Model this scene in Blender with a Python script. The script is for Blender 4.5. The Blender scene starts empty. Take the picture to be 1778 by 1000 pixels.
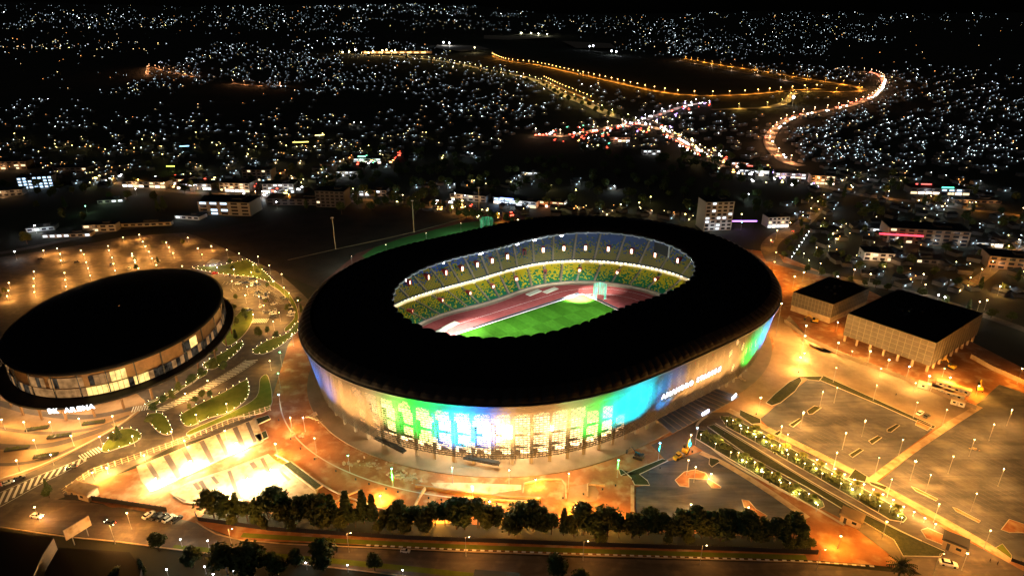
import bpy, math, random
from mathutils import Vector, Matrix
random.seed(11)
PI = math.pi
R = math.radians
sc = bpy.context.scene
COL = sc.collection
# ------------------------------------------------------------------ camera
FPX, PITCH, CAMH = 1122.78, R(23.064), 180.0
cam_d = bpy.data.cameras.new('camera'); cam = bpy.data.objects.new('camera', cam_d); COL.objects.link(cam)
cam.location = (0, 0, CAMH); cam.rotation_euler = (PI/2-PITCH, 0, 0)
cam_d.sensor_width = 36; cam_d.lens = FPX/1778*36; cam_d.clip_start = 1; cam_d.clip_end = 60000
sc.camera = cam
# ------------------------------------------------------------------ night sky, moon
w = bpy.data.worlds.new('World'); sc.world = w; w.use_nodes = True
nt = w.node_tree; bg = nt.nodes['Background']
sky = nt.nodes.new('ShaderNodeTexSky'); sky.sky_type = 'NISHITA'; sky.sun_disc = False
sky.sun_elevation = R(35); sky.sun_rotation = R(150)
nt.links.new(sky.outputs[0], bg.inputs[0]); bg.inputs[1].default_value = 0.00008
sd = bpy.data.lights.new('moon', 'SUN'); sd.energy = 0.10; sd.angle = R(0.5); sd.color = (.8, .88, 1)
so = bpy.data.objects.new('moon', sd); COL.objects.link(so); so.rotation_euler = (R(55), 0, R(-30))
# ------------------------------------------------------------------ exposure, render
sc.view_settings.view_transform = 'Standard'; sc.view_settings.look = 'None'
sc.view_settings.exposure = .2; sc.view_settings.gamma = 1
sc.render.engine = 'CYCLES'
cy = sc.cycles
cy.use_denoising = True; cy.max_bounces = 4; cy.diffuse_bounces = 2; cy.glossy_bounces = 2
cy.transparent_max_bounces = 10; cy.sample_clamp_indirect = 6; cy.use_light_tree = True
cy.caustics_reflective = False; cy.caustics_refractive = False

# ------------------------------------------------------------------ geometry helpers
def at(u, v, z=0.0):
    a = (u-889)/FPX; b = -(v-500)/FPX
    dy = math.cos(PITCH)+b*math.sin(PITCH); dz = -math.sin(PITCH)+b*math.cos(PITCH)
    t = (z-CAMH)/dz
    return Vector((a*t, dy*t, z))
def proj(X, Y, Z):
    dz = Z-CAMH; d = Y*math.cos(PITCH)-dz*math.sin(PITCH)
    return 889+FPX*X/d, 500-FPX*(Y*math.sin(PITCH)+dz*math.cos(PITCH))/d
class MB:
    def __init__(s): s.v = []; s.f = []; s.m = []; s.uv = None
    def add(s, vs, fs, mi=0):
        b = len(s.v); s.v += [tuple(p) for p in vs]
        for f in fs: s.f.append([i+b for i in f]); s.m.append(mi)
        return s
    def box(s, c, d, rz=0, mi=0, M=None):
        x, y, z = d[0]/2, d[1]/2, d[2]/2; cr, sr = math.cos(rz), math.sin(rz)
        vs = []
        for sx, sy, sz in ((-1,-1,-1),(1,-1,-1),(1,1,-1),(-1,1,-1),(-1,-1,1),(1,-1,1),(1,1,1),(-1,1,1)):
            px, py = sx*x, sy*y
            p = Vector((c[0]+px*cr-py*sr, c[1]+px*sr+py*cr, c[2]+sz*z))
            vs.append(M @ p if M else p)
        return s.add(vs, [(3,2,1,0),(4,5,6,7),(0,1,5,4),(1,2,6,5),(2,3,7,6),(3,0,4,7)], mi)
    def prism(s, pts, z0, z1, mi=0):
        n = len(pts)
        vs = [(p[0], p[1], z0) for p in pts]+[(p[0], p[1], z1) for p in pts]
        fs = [tuple(range(n, 2*n)), tuple(range(n-1, -1, -1))]
        fs += [(i, (i+1) % n, n+(i+1) % n, n+i) for i in range(n)]
        return s.add(vs, fs, mi)
    def tube(s, a, b, r0, r1=None, n=6, mi=0):
        r1 = r0 if r1 is None else r1
        a = Vector(a); b = Vector(b); d = (b-a).normalized()
        x = d.orthogonal().normalized(); y = d.cross(x)
        vs = []
        for p, r in ((a, r0), (b, r1)):
            vs += [p+(x*math.cos(2*PI*i/n)+y*math.sin(2*PI*i/n))*r for i in range(n)]
        fs = [(i, (i+1) % n, n+(i+1) % n, n+i) for i in range(n)]+[tuple(range(n-1, -1, -1)), tuple(range(n, 2*n))]
        return s.add(vs, fs, mi)
    def ball(s, c, r, sz=1, mi=0, n=8, k=5):
        vs = []; fs = []
        for j in range(1, k):
            a = PI*j/k
            for i in range(n): vs.append((c[0]+r*math.sin(a)*math.cos(2*PI*i/n), c[1]+r*math.sin(a)*math.sin(2*PI*i/n), c[2]+r*sz*math.cos(a)))
        t = len(vs); vs += [(c[0], c[1], c[2]+r*sz), (c[0], c[1], c[2]-r*sz)]
        for j in range(k-2):
            for i in range(n): fs.append((j*n+i, (j+1)*n+i, (j+1)*n+(i+1) % n, j*n+(i+1) % n))
        for i in range(n):
            fs.append((i, (i+1) % n, t)); fs.append(((k-2)*n+(i+1) % n, (k-2)*n+i, t+1))
        return s.add(vs, fs, mi)
    def octa(s, c, r, mi=0):
        x, y, z = c
        return s.add([(x+r,y,z),(x,y+r,z),(x-r,y,z),(x,y-r,z),(x,y,z+r),(x,y,z-r)],
                     [(0,1,4),(1,2,4),(2,3,4),(3,0,4),(1,0,5),(2,1,5),(3,2,5),(0,3,5)], mi)
    def mesh(s, name, mats, smooth=False):
        me = bpy.data.meshes.new(name); me.from_pydata(s.v, [], s.f)
        for m in (mats if isinstance(mats, (list, tuple)) else [mats]): me.materials.append(m)
        if any(s.m): me.polygons.foreach_set('material_index', s.m)
        if smooth: me.polygons.foreach_set('use_smooth', [True]*len(me.polygons))
        if s.uv:
            l = me.uv_layers.new(name='UVMap')
            for lp in me.loops: l.data[lp.index].uv = s.uv[lp.vertex_index]
        me.update(); return me
    def build(s, name, mats, parent=None, smooth=False, loc=(0,0,0), rz=0):
        return put(s.mesh(name, mats, smooth), name, parent, loc, rz)
def put(me, name, parent=None, loc=(0,0,0), rz=0):
    o = bpy.data.objects.new(name, me); COL.objects.link(o)
    o.location = loc; o.rotation_euler = (0, 0, rz)
    if parent: o.parent = parent
    return o
def tag(o, label=None, cat=None, group=None, kind=None):
    if label: o['label'] = label
    if cat: o['category'] = cat
    if group: o['group'] = group
    if kind: o['kind'] = kind
    return o
def thing(name, label, cat, loc=(0,0,0), rz=0, group=None):
    return tag(put(None, name, None, loc, rz), label, cat, group)
def light(kind, parent, loc, energy, color, radius=.25, target=None, size=60, blend=.6):
    d = bpy.data.lights.new('lamp_light', kind); d.energy = energy; d.color = color
    d.shadow_soft_size = radius
    if kind == 'SPOT': d.spot_size = R(size); d.spot_blend = blend
    o = bpy.data.objects.new('lamp_light', d); COL.objects.link(o); o.location = loc
    if parent: o.parent = parent
    if target is not None: o.rotation_euler = (Vector(target)-Vector(loc)).to_track_quat('-Z', 'Y').to_euler()
    return o
def copy_tree(o, parent=None):
    c = o.copy(); COL.objects.link(c); c.parent = parent
    for ch in list(o.children): copy_tree(ch, c)
    return c
def grid(mb, rings, close=True, mi=0):
    n = len(rings[0]); b = len(mb.v)
    for r in rings: mb.v += [tuple(p) for p in r]
    for j in range(len(rings)-1):
        for i in range(n if close else n-1):
            k = (i+1) % n
            mb.f.append([b+j*n+i, b+j*n+k, b+(j+1)*n+k, b+(j+1)*n+i]); mb.m.append(mi)
def smooth_pts(P, n=5, closed=True):
    out = []; L = len(P)
    for i in range(L if closed else L-1):
        if closed: a, b, c, d = (P[(i+k) % L] for k in (-1, 0, 1, 2))
        else: a, b, c, d = P[max(i-1, 0)], P[i], P[i+1], P[min(i+2, L-1)]
        for k in range(n):
            t = k/n
            out.append(tuple(.5*(2*b[j]+(c[j]-a[j])*t+(2*a[j]-5*b[j]+4*c[j]-d[j])*t*t+(-a[j]+3*b[j]-3*c[j]+d[j])*t**3) for j in range(2)))
    if not closed: out.append(tuple(P[-1]))
    return out
def along(P, step, closed=False):
    out = []; P = [Vector(p[:2]) for p in P]
    if closed: P = P+[P[0]]
    carry = 0
    for a, b in zip(P, P[1:]):
        L = (b-a).length
        if L < 1e-6: continue
        d = (b-a)/L; s = carry
        while s < L:
            out.append((a+d*s, math.atan2(d.y, d.x))); s += step
        carry = s-L
    return out

# ------------------------------------------------------------------ materials
def pbr(name, c, rough=.85, c2=None, scale=.1, detail=6, metal=0, c3=None, s3=1.0, spec=.3, bump=0, streak=None):
    m = bpy.data.materials.new(name); m.use_nodes = True; n = m.node_tree; b = n.nodes['Principled BSDF']
    b.inputs['Base Color'].default_value = (*c, 1); b.inputs['Roughness'].default_value = rough
    b.inputs['Metallic'].default_value = metal; b.inputs['Specular IOR Level'].default_value = spec
    if c2:
        tc = n.nodes.new('ShaderNodeNewGeometry')
        no = n.nodes.new('ShaderNodeTexNoise'); no.inputs['Scale'].default_value = scale; no.inputs['Detail'].default_value = detail
        no.inputs['Roughness'].default_value = .65
        n.links.new(tc.outputs['Position'], no.inputs['Vector'])
        cr = n.nodes.new('ShaderNodeValToRGB'); cr.color_ramp.elements[0].position = .36; cr.color_ramp.elements[1].position = .64
        cr.color_ramp.elements[0].color = (*c, 1); cr.color_ramp.elements[1].color = (*c2, 1)
        n.links.new(no.outputs[0], cr.inputs[0]); out = cr.outputs[0]
        if c3:
            n2 = n.nodes.new('ShaderNodeTexNoise'); n2.inputs['Scale'].default_value = s3; n2.inputs['Detail'].default_value = 4
            n.links.new(tc.outputs['Position'], n2.inputs['Vector'])
            r2 = n.nodes.new('ShaderNodeValToRGB'); r2.color_ramp.elements[0].position = .5; r2.color_ramp.elements[1].position = .68
            mx = n.nodes.new('ShaderNodeMixRGB'); mx.inputs[2].default_value = (*c3, 1)
            n.links.new(n2.outputs[0], r2.inputs[0]); n.links.new(r2.outputs[0], mx.inputs[0]); n.links.new(out, mx.inputs[1]); out = mx.outputs[0]
        n.links.new(out, b.inputs['Base Color'])
        if streak:   # tyre tracks and sweeping marks drawn out along one direction
            mp = n.nodes.new('ShaderNodeMapping'); mp.inputs['Rotation'].default_value = (0, 0, -streak[0]); mp.inputs['Scale'].default_value = (.02, .16, 1)
            n.links.new(tc.outputs['Position'], mp.inputs[0]); n3 = n.nodes.new('ShaderNodeTexNoise'); n3.inputs['Scale'].default_value = 1; n3.inputs['Detail'].default_value = 7; n3.inputs['Roughness'].default_value = .7; n3.inputs['Distortion'].default_value = 1.2
            n.links.new(mp.outputs[0], n3.inputs['Vector']); r3 = n.nodes.new('ShaderNodeMapRange'); r3.inputs[1].default_value = .35; r3.inputs[2].default_value = .65; r3.inputs[3].default_value = 1-streak[1]; r3.inputs[4].default_value = 1+streak[1]
            m3 = n.nodes.new('ShaderNodeMixRGB'); m3.blend_type = 'MULTIPLY'; m3.inputs[0].default_value = 1
            n.links.new(n3.outputs[0], r3.inputs[0]); n.links.new(out, m3.inputs[1]); n.links.new(r3.outputs[0], m3.inputs[2]); n.links.new(m3.outputs[0], b.inputs['Base Color'])
        if bump:
            bp = n.nodes.new('ShaderNodeBump'); bp.inputs['Strength'].default_value = bump; bp.inputs['Distance'].default_value = .5
            n.links.new(no.outputs[0], bp.inputs['Height']); n.links.new(bp.outputs[0], b.inputs['Normal'])
    return m
def emi(name, c, s, sample=False):
    m = bpy.data.materials.new(name); m.use_nodes = True; n = m.node_tree; n.nodes.clear()
    e = n.nodes.new('ShaderNodeEmission'); e.inputs[0].default_value = (*c, 1); e.inputs[1].default_value = s
    o = n.nodes.new('ShaderNodeOutputMaterial'); n.links.new(e.outputs[0], o.inputs[0])
    if not sample: m.cycles.emission_sampling = 'NONE'
    return m
SOD = (1, .50, .13); WARM = (1, .70, .34); WHITE = (.85, .93, 1); NEUT = (1, .86, .66)
M = dict(
  ground=pbr('dark_ground', (.018,.022,.012), .95, (.035,.03,.018), .01),
  earth=pbr('red_earth', (.24,.095,.035), .95, (.36,.16,.065), .09, 8, c3=(.42,.27,.15), s3=.17, bump=.5),
  road=pbr('asphalt_brown', (.08,.068,.06), .8, (.12,.10,.082), .04, 7, c3=(.15,.12,.09), s3=.25, streak=(R(-8), .25)),
  lot=pbr('asphalt_dusty', (.068,.072,.082), .85, (.10,.104,.114), .06, 9, c3=(.15,.145,.14), s3=.10, streak=(R(42), .3)),
  newlot=pbr('asphalt_new', (.05,.055,.075), .7, (.07,.074,.09), .05, 6, c3=(.13,.115,.10), s3=.09, streak=(R(-4), .5)),
  paving=pbr('pale_paving', (.26,.165,.09), .85, (.36,.235,.14), .12, 7),
  concrete=pbr('concrete', (.30,.225,.145), .85, (.21,.155,.10), .12, 7),
  paleconc=pbr('pale_concrete', (.54,.42,.28), .85, (.40,.29,.18), .14, 8, c3=(.30,.20,.11), s3=.3),
  darkpave=pbr('dark_paving', (.10,.08,.07), .9, (.13,.10,.08), .3),
  kerb=pbr('kerb_stone', (.50,.45,.38), .8),
  white=pbr('white_paint', (.75,.75,.72), .7),
  grass=pbr('grass_lawn', (.09,.13,.012), .95, (.14,.17,.02), .25, 6),
  hedge=pbr('hedge_green', (.022,.03,.01), .95, (.045,.05,.016), .9, 6, bump=.6),
  leaf=pbr('leaf_green', (.03,.05,.012), .8, (.055,.075,.02), .7),
  leaf2=pbr('leaf_olive', (.06,.07,.015), .8, (.09,.10,.02), .7),
  bark=pbr('bark', (.09,.06,.04), .9),
  roofblack=pbr('black_roof', (.011,.010,.010), .7, spec=.15),
  roofbrown=pbr('brown_roof_panel', (.020,.016,.014), .6, spec=.2),
  steel=pbr('grey_steel', (.35,.35,.36), .5, metal=.3),
  dark=pbr('dark_metal', (.03,.03,.032), .5),
  bulb=emi('lamp_bulb', (1, .74, .36), 22), bulbw=emi('lamp_bulb_white', (.95,.97,1), 34),
  bulby=emi('lamp_bulb_yellow', (1,.80,.22), 16), bulbg=emi('lamp_bulb_green', (.2,1,.45), 18), bulbb=emi('lamp_bulb_blue', (.3,.65,1), 22),
)

# ================================================================== GROUND
def terrain(x, y):
    d = math.hypot(x, y)
    if d < 1500: return 0.0
    k = min(1, (d-1500)/2500)
    h = 14*math.sin(x*.0016+1.3)*math.sin(y*.0011+.4)+9*math.sin(x*.0037+y*.0021)
    az = 889+FPX*x/max(y, 1)/1.07
    top = 300 if az < 820 else max(150, 300-150*(az-820)/120)
    if az > 1250: top = 165+18*math.sin(az*.012)
    h += top*max(0, min(1, (d-6500)/6500))**1.4+25*math.sin(az*.011)*max(0, min(1, (d-6500)/6500))
    return h*k
mb = MB(); ys = [-250, 0, 150, 400, 800, 1500]
while ys[-1] < 24000: ys.append(ys[-1]*1.08)
NX = 120
rows = []
for y in ys:
    row = []
    for i in range(NX+1):
        x = (i/NX*2-1)*(900+max(y, 0)*1.25)
        row.append((x, y, terrain(x, y)))
    rows.append(row)
grid(mb, rows, close=False)
g = mb.build('ground', M['ground']); tag(g, 'dark night ground stretching to the far hills', 'ground', kind='structure')
for p in g.data.polygons: pass
g.data.flip_normals() if g.data.polygons[0].normal.z < 0 else None

def sheet(name, pts, mat, z, px=True, smooth=0, label=None):
    P = [at(u, v) for u, v in (smooth_pts(pts, smooth) if smooth else pts)] if px else pts
    m = MB(); vs = [(p[0], p[1], z) for p in P]
    ar = sum(vs[i][0]*vs[(i+1) % len(vs)][1]-vs[(i+1) % len(vs)][0]*vs[i][1] for i in range(len(vs)))
    m.add(vs if ar > 0 else vs[::-1], [tuple(range(len(vs)))])
    o = m.build(name, M[mat] if isinstance(mat, str) else mat)
    return tag(o, label, kind='structure')
def raised(name, pts, mat, z0, z1, px=True, smooth=0, kerb=.3, kerbmat='kerb'):
    kerb *= .75
    P = [at(u, v) for u, v in (smooth_pts(pts, smooth) if smooth else pts)] if px else [Vector((p[0], p[1], 0)) for p in pts]
    ar = sum(P[i].x*P[(i+1) % len(P)].y-P[(i+1) % len(P)].x*P[i].y for i in range(len(P)))
    if ar < 0: P = P[::-1]
    m = MB(); m.prism(P, z0, z1)
    o = m.build(name, M[mat]); tag(o, kind='structure')
    if kerb:
        k = MB(); strip(k, P+[P[0]], kerb, z0, z1+.06)
        tag(k.build('kerb', M[kerbmat]), kind='structure')
    return P
def strip(mb, P, w, z0, z1, mi=0, taper=None):
    n = len(P); L = []; Rr = []
    closed = (Vector(P[0][:2])-Vector(P[-1][:2])).length < 1e-4
    for i in range(n):
        if closed: a = P[i-1 if i > 0 else n-2]; b = P[i+1 if i < n-1 else 1]
        else: a = P[max(i-1, 0)]; b = P[min(i+1, n-1)]
        d = Vector((b[0]-a[0], b[1]-a[1])); d = d.normalized() if d.length > 1e-6 else Vector((1, 0))
        nn = Vector((-d.y, d.x))*(w if taper is None else taper(i/(n-1)))/2
        L.append((P[i][0]+nn.x, P[i][1]+nn.y)); Rr.append((P[i][0]-nn.x, P[i][1]-nn.y))
    vs = [(p[0], p[1], z) for z in (z0, z1) for side in (L, Rr) for p in side]
    for i in range(n-1):
        j = i+1
        q = [(2*n+i, 3*n+i, 3*n+j, 2*n+j)]
        if z1-z0 > 1e-4: q += [(i, 2*n+i, 2*n+j, j), (n+j, 3*n+j, 3*n+i, n+i)]
        for f in q:
            mb.add([vs[k] for k in f], [(0,1,2,3)], mi)
def lane(name, pts, width, mat, z, n=6, label=None, z1=None):
    P = [at(u, v) for u, v in smooth_pts(pts, n, False)]
    m = MB(); strip(m, P, width, z, z1 or z)
    return tag(m.build(name, M[mat] if isinstance(mat, str) else mat), label, kind='structure')

# ---- broad areas
sheet('asphalt_yard', [(-260,545),(-200,470),(0,447),(150,424),(215,411),(320,404),(372,418),(430,440),(475,466),(520,505),(545,530),(530,600),(490,720),(300,775),(150,850),(60,880),(-200,900),(-400,760)], 'road', .04)
sheet('construction_yard', [(545,520),(523,560),(500,600),(488,640),(470,700),(430,735),(300,790),(165,838),(120,862),(350,912),(420,938),(1000,958),(1400,968),(1640,994),(1790,1010),(2100,1000),(2100,740),(1778,640),(1700,600),(1500,500),(1420,470),(1350,440),(1200,420),(800,430)], 'earth', .08)
sheet('main_road', [(-400,880),(0,868),(75,866),(130,868),(240,886),(340,907),(420,941),(700,956),(1000,968),(1400,978),(1640,1002),(1900,1030),(1900,1100),(1300,1060),(900,1025),(600,988),(330,955),(110,928),(0,914),(-400,880)], 'road', .12)
sheet('verge', [(-300,890),(0,916),(110,930),(330,957),(600,990),(900,1027),(1300,1062),(1300,1300),(-300,1300)], 'ground', .10)
sheet('front_path', [(330,905),(360,903),(420,922),(700,940),(1000,952),(1400,962),(1640,984),(1640,990),(1400,972),(1000,962),(700,950),(420,935)], 'earth', .16)
# ---- stadium surrounds are in local polar coordinates
SC = Vector((23.167, 345.72, 0)); STH = .644
F1 = [126.246, 18.101, -1.318, .766, .212]; F2 = [76.32, 19.466, .044, -.105, -.055]
def Ro(a): return sum(F1[k]*math.cos(2*k*a) for k in range(5))
def Ri(a): return sum(F2[k]*math.cos(2*k*a) for k in range(5))
def sw(a, r, z=0):   # stadium polar -> world
    return Vector((SC.x+r*math.cos(a+STH), SC.y+r*math.sin(a+STH), z))
def ringpts(off, n=240, z=0): return [sw(2*PI*i/n, Ro(2*PI*i/n)+off, z) for i in range(n)]
def ringsheet(name, o0, o1, mat, z, a0=0, a1=2*PI, n=240):
    m = MB(); full = abs(a1-a0-2*PI) < 1e-6
    for i in range(n if full else n):
        a = a0+(a1-a0)*i/n; b = a0+(a1-a0)*(i+1)/n
        m.add([sw(a, Ro(a)+o0, z), sw(a, Ro(a)+o1, z), sw(b, Ro(b)+o1, z), sw(b, Ro(b)+o0, z)], [(0,1,2,3)])
    return tag(m.build(name, M[mat]), kind='structure')
ringsheet('ring_road', 1.5, 16, 'paving', .12, R(-58), R(20))
ringsheet('ring_road', 1.5, 13, 'darkpave', .125, R(-106), R(-58.1))
ringsheet('kerb', 13.2, 13.8, 'kerb', .22, R(-190), R(-140))
# ---- right hand car parks
sheet('concrete_yard', [(1362,560),(1400,582),(1470,640),(1560,690),(1650,745),(1694,704),(1640,680),(1560,656),(1470,622),(1400,596),(1370,548)], 'paleconc', .14)
sheet('plaza', [(1345,540),(1362,560),(1400,600),(1430,655),(1402,659),(1319,728),(1262,716),(1240,742),(1200,735),(1230,700),(1300,665),(1341,610),(1356,560)], 'paving', .15)
sheet('concrete_yard', [(1404,606),(1470,620),(1560,655),(1660,698),(1694,704),(1624,744),(1560,712),(1429,655),(1408,640)], 'concrete', .17)
sheet('car_park', [(1319,728),(1402,659),(1429,657),(1531,702),(1622,744),(1502,834),(1345,752)], 'lot', .2)
sheet('car_park', [(1524,838),(1634,748),(1694,704),(1735,668),(1800,690),(2000,760),(2000,1010),(1790,985),(1756,968),(1650,918)], 'lot', .2)
sheet('car_park', [(1104,905),(1104,846),(1124,842),(1108,824),(1160,801),(1190,793),(1216,784),(1240,800),(1262,808),(1400,898),(1398,925),(1250,922)], 'newlot', .2)
sheet('avenue_road', [(1228,716),(1262,716),(1345,752),(1520,842),(1640,918),(1756,980),(1900,1060),(1640,1020),(1560,975),(1470,905),(1400,870),(1257,806),(1200,770),(1190,745)], 'road', .18)
for P, m_, k in (
   ([(1213,747),(1224,748),(1330,812),(1428,871),(1431,880),(1420,885),(1330,835),(1208,762)], 'hedge', .3),
   ([(1250,724),(1266,724),(1345,764),(1450,822),(1560,884),(1574,900),(1568,907),(1545,903),(1430,836),(1310,768),(1262,742)], 'hedge', .3),
   ([(1228,741),(1240,738),(1310,780),(1405,838),(1486,886),(1564,924),(1640,958),(1632,967),(1568,966),(1552,938),(1480,895),(1400,846),(1300,792)], 'hedge', .25),
   ([(1430,653),(1531,699),(1624,741),(1620,745),(1530,705),(1424,661)], 'hedge', .3),
   ([(1392,655),(1428,654),(1422,662),(1404,660)], 'hedge', .3),
   ([(1388,655),(1392,662),(1380,680),(1355,700),(1340,705),(1330,700),(1345,685),(1370,664)], 'hedge', .3),
   ([(1285,712),(1320,728),(1321,736),(1305,737),(1284,722)], 'hedge', .3),
   ([(1472,831),(1484,815),(1505,828),(1502,838)], 'hedge', .3),
   ([(1508,836),(1540,846),(1536,852),(1512,842)], 'hedge', .3),
   ([(1728,952),(1740,945),(1756,965),(1755,971)], 'grass', .3),
   ([(1592,730),(1618,740),(1610,748),(1589,738)], 'earth', .3)):
    raised('planting_bed', P, m_, .1, .42, kerb=k)
for P in ([(1401,714),(1414,705),(1426,708),(1411,719),(1404,720)], [(1370,738),(1388,727),(1393,729),(1377,742)],
          [(1343,754),(1353,748),(1357,751),(1350,757)], [(1540,746),(1556,737),(1562,739),(1547,751),(1540,750)], [(1508,766),(1524,757),(1531,760),(1514,772)],
          [(1474,790),(1492,779),(1499,782),(1480,795)], [(1582,845),(1590,848),(1628,867),(1625,870),(1590,853)], [(1654,881),(1662,884),(1702,905),(1699,908),(1660,888)],
          [(1738,920),(1752,902),(1785,913),(1790,926),(1752,925)], [(1599,921),(1610,917),(1640,930),(1652,942),(1636,946),(1608,935)],
          [(1172,834),(1188,820),(1207,816),(1225,822),(1232,833),(1196,831),(1196,846),(1180,844)], [(1230,832),(1252,846),(1251,848),(1236,848),(1228,838)],
          [(1288,868),(1300,870),(1312,884),(1332,896),(1326,902),(1310,900),(1292,880)], [(1232,795),(1246,798),(1250,802),(1236,811),(1231,806)]):
    raised('traffic_island', P, 'earth' if P[0][1] > 800 else 'hedge', .15, .34, kerb=.35)
raised('planting_bed', [(1074,815),(1080,816),(1096,830),(1102,842),(1128,843),(1124,835),(1110,824),(1160,800),(1150,797),(1105,815),(1078,826)], 'hedge', .1, .3, kerb=.4)
# diagonal raised path between the two big car parks
lane('footpath', [(1700,706),(1640,744),(1570,792),(1511,836)], 3.2, 'paleconc', .3)
lane('footpath', [(1264,712),(1345,752),(1511,836),(1650,912),(1756,974)], 4.0, 'paleconc', .32)
lane('footpath', [(1216,786),(1262,808),(1330,850),(1402,900)], 3.0, 'paleconc', .26)
lane('footpath', [(1228,722),(1210,745),(1250,790),(1330,838),(1400,874),(1466,912)], 1.2, 'kerb', .30)
lane('footpath', [(1242,736),(1310,777),(1405,835),(1490,883),(1560,921),(1600,940)], .7, 'kerb', .47)
lane('kerb', [(1098,760),(1140,740),(1200,715),(1250,690),(1290,672)], .6, 'kerb', .28)

# ---- left part: arena surroundings
BEDS = [
 ([(334,465),(380,462),(412,455),(430,452),(456,470),(474,491),(440,482),(400,478),(370,474)], 1),
 ([(474,488),(498,506),(514,531),(517,558),(498,576),(495,570),(511,552),(505,528),(486,506),(468,494)], 0),
 ([(438,612),(450,600),(468,590),(499,579),(516,560),(520,572),(498,592),(478,606),(456,615)], 1),
 ([(353,633),(372,620),(392,610),(416,594),(422,600),(404,619),(374,640),(358,640)], 1),
 ([(252,702),(273,692),(320,668),(356,643),(358,650),(337,662),(310,680),(273,703),(262,706)], 1),
 ([(316,719),(350,700),(391,680),(422,662),(431,663),(430,690),(401,714),(360,727),(330,740),(316,733)], 1),
 ([(452,658),(466,655),(468,711),(400,727),(340,752),(328,757),(330,748),(400,717),(445,690)], 0),
 ([(255,722),(282,719),(299,748),(289,755),(272,747)], 1),
 ([(177,779),(190,760),(205,748),(224,744),(241,750),(245,760),(230,770),(200,780),(184,785)], 1),
 ([(378,575),(400,560),(425,535),(440,545),(432,570),(412,592),(392,600)], 0),
]
for i, (P, k) in enumerate(BEDS):
    W = raised('lawn_bed', P, 'grass', .05, .25, smooth=4, kerb=.3)
    BEDS[i] = (W, k)
# ================================================================== STADIUM
stad = thing('stadium', 'huge oval stadium with black roof ring and mesh facade lit green, blue and amber', 'stadium', SC, STH)
def sp(a, r, z): return (r*math.cos(a), r*math.sin(a), z)
NO = 1200
def bumpo(a): return abs(math.sin(a*150/2))
def bumpi(a): return abs(math.sin(a*76/2))
def ring(fr, fz, n=NO): return [sp(2*PI*i/n, fr(2*PI*i/n), fz(2*PI*i/n)) for i in range(n)]
mb = MB()
grid(mb, [ring(lambda a: Ro(a)-.9, lambda a: 34.4), ring(lambda a: Ro(a), lambda a: 34.5), ring(lambda a: Ro(a)+.1, lambda a: 35.3), ring(lambda a: Ro(a)-.4, lambda a: 35.5)])
mb.build('roof_gutter', M['dark'], stad)
mb = MB(); rr = []
for t in (0, .15, .35, .6, .8, 1):
    rr.append(ring(lambda a, t=t: Ro(a)-.6-5.8*t**1.25+.45*bumpo(a)*math.sin(PI*min(1, t+.1)), lambda a, t=t: 35.3+4.6*t**.75+.55*bumpo(a)*min(1, t*3)))
grid(mb, rr); mb.build('roof_crest', M['roofbrown'], stad, smooth=False)
mb = MB(); rr = []
rr.append(ring(lambda a: Ro(a)-6.4, lambda a: 39.9+.55*bumpo(a)))
rr.append(ring(lambda a: Ro(a)-7.2, lambda a: 38.9))
for t in (.3, .6, .9):
    rr.append(ring(lambda a, t=t: (Ro(a)-7.2)*(1-t)+(Ri(a)+1)*t, lambda a, t=t: 38.9+2.1*t+.25*bumpi(a)*t))
rr.append(ring(lambda a: Ri(a)+.9-1.9*math.sqrt(bumpi(a)), lambda a: 41.3+.3*bumpi(a)))
rr.append(ring(lambda a: Ri(a)+1.0-1.9*math.sqrt(bumpi(a)), lambda a: 40.6))
rr.append(ring(lambda a: Ri(a)+8, lambda a: 39.6))
rr.append(ring(lambda a: Ro(a)-12, lambda a: 37.0))
rr.append(ring(lambda a: Ro(a)-1.0, lambda a: 34.6))
grid(mb, rr); mb.build('roof', M['roofblack'], stad)
mb = MB()
def rimr(a): return Ri(a)+.86-1.9*math.sqrt(bumpi(a))
grid(mb, [ring(lambda a: rimr(a), lambda a: 40.75), ring(lambda a: rimr(a)-.12, lambda a: 40.7), ring(lambda a: rimr(a)-.12, lambda a: 40.1), ring(lambda a: rimr(a)+.1, lambda a: 40.1)])
mb.build('rim_truss', M['steel'], stad)
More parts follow.
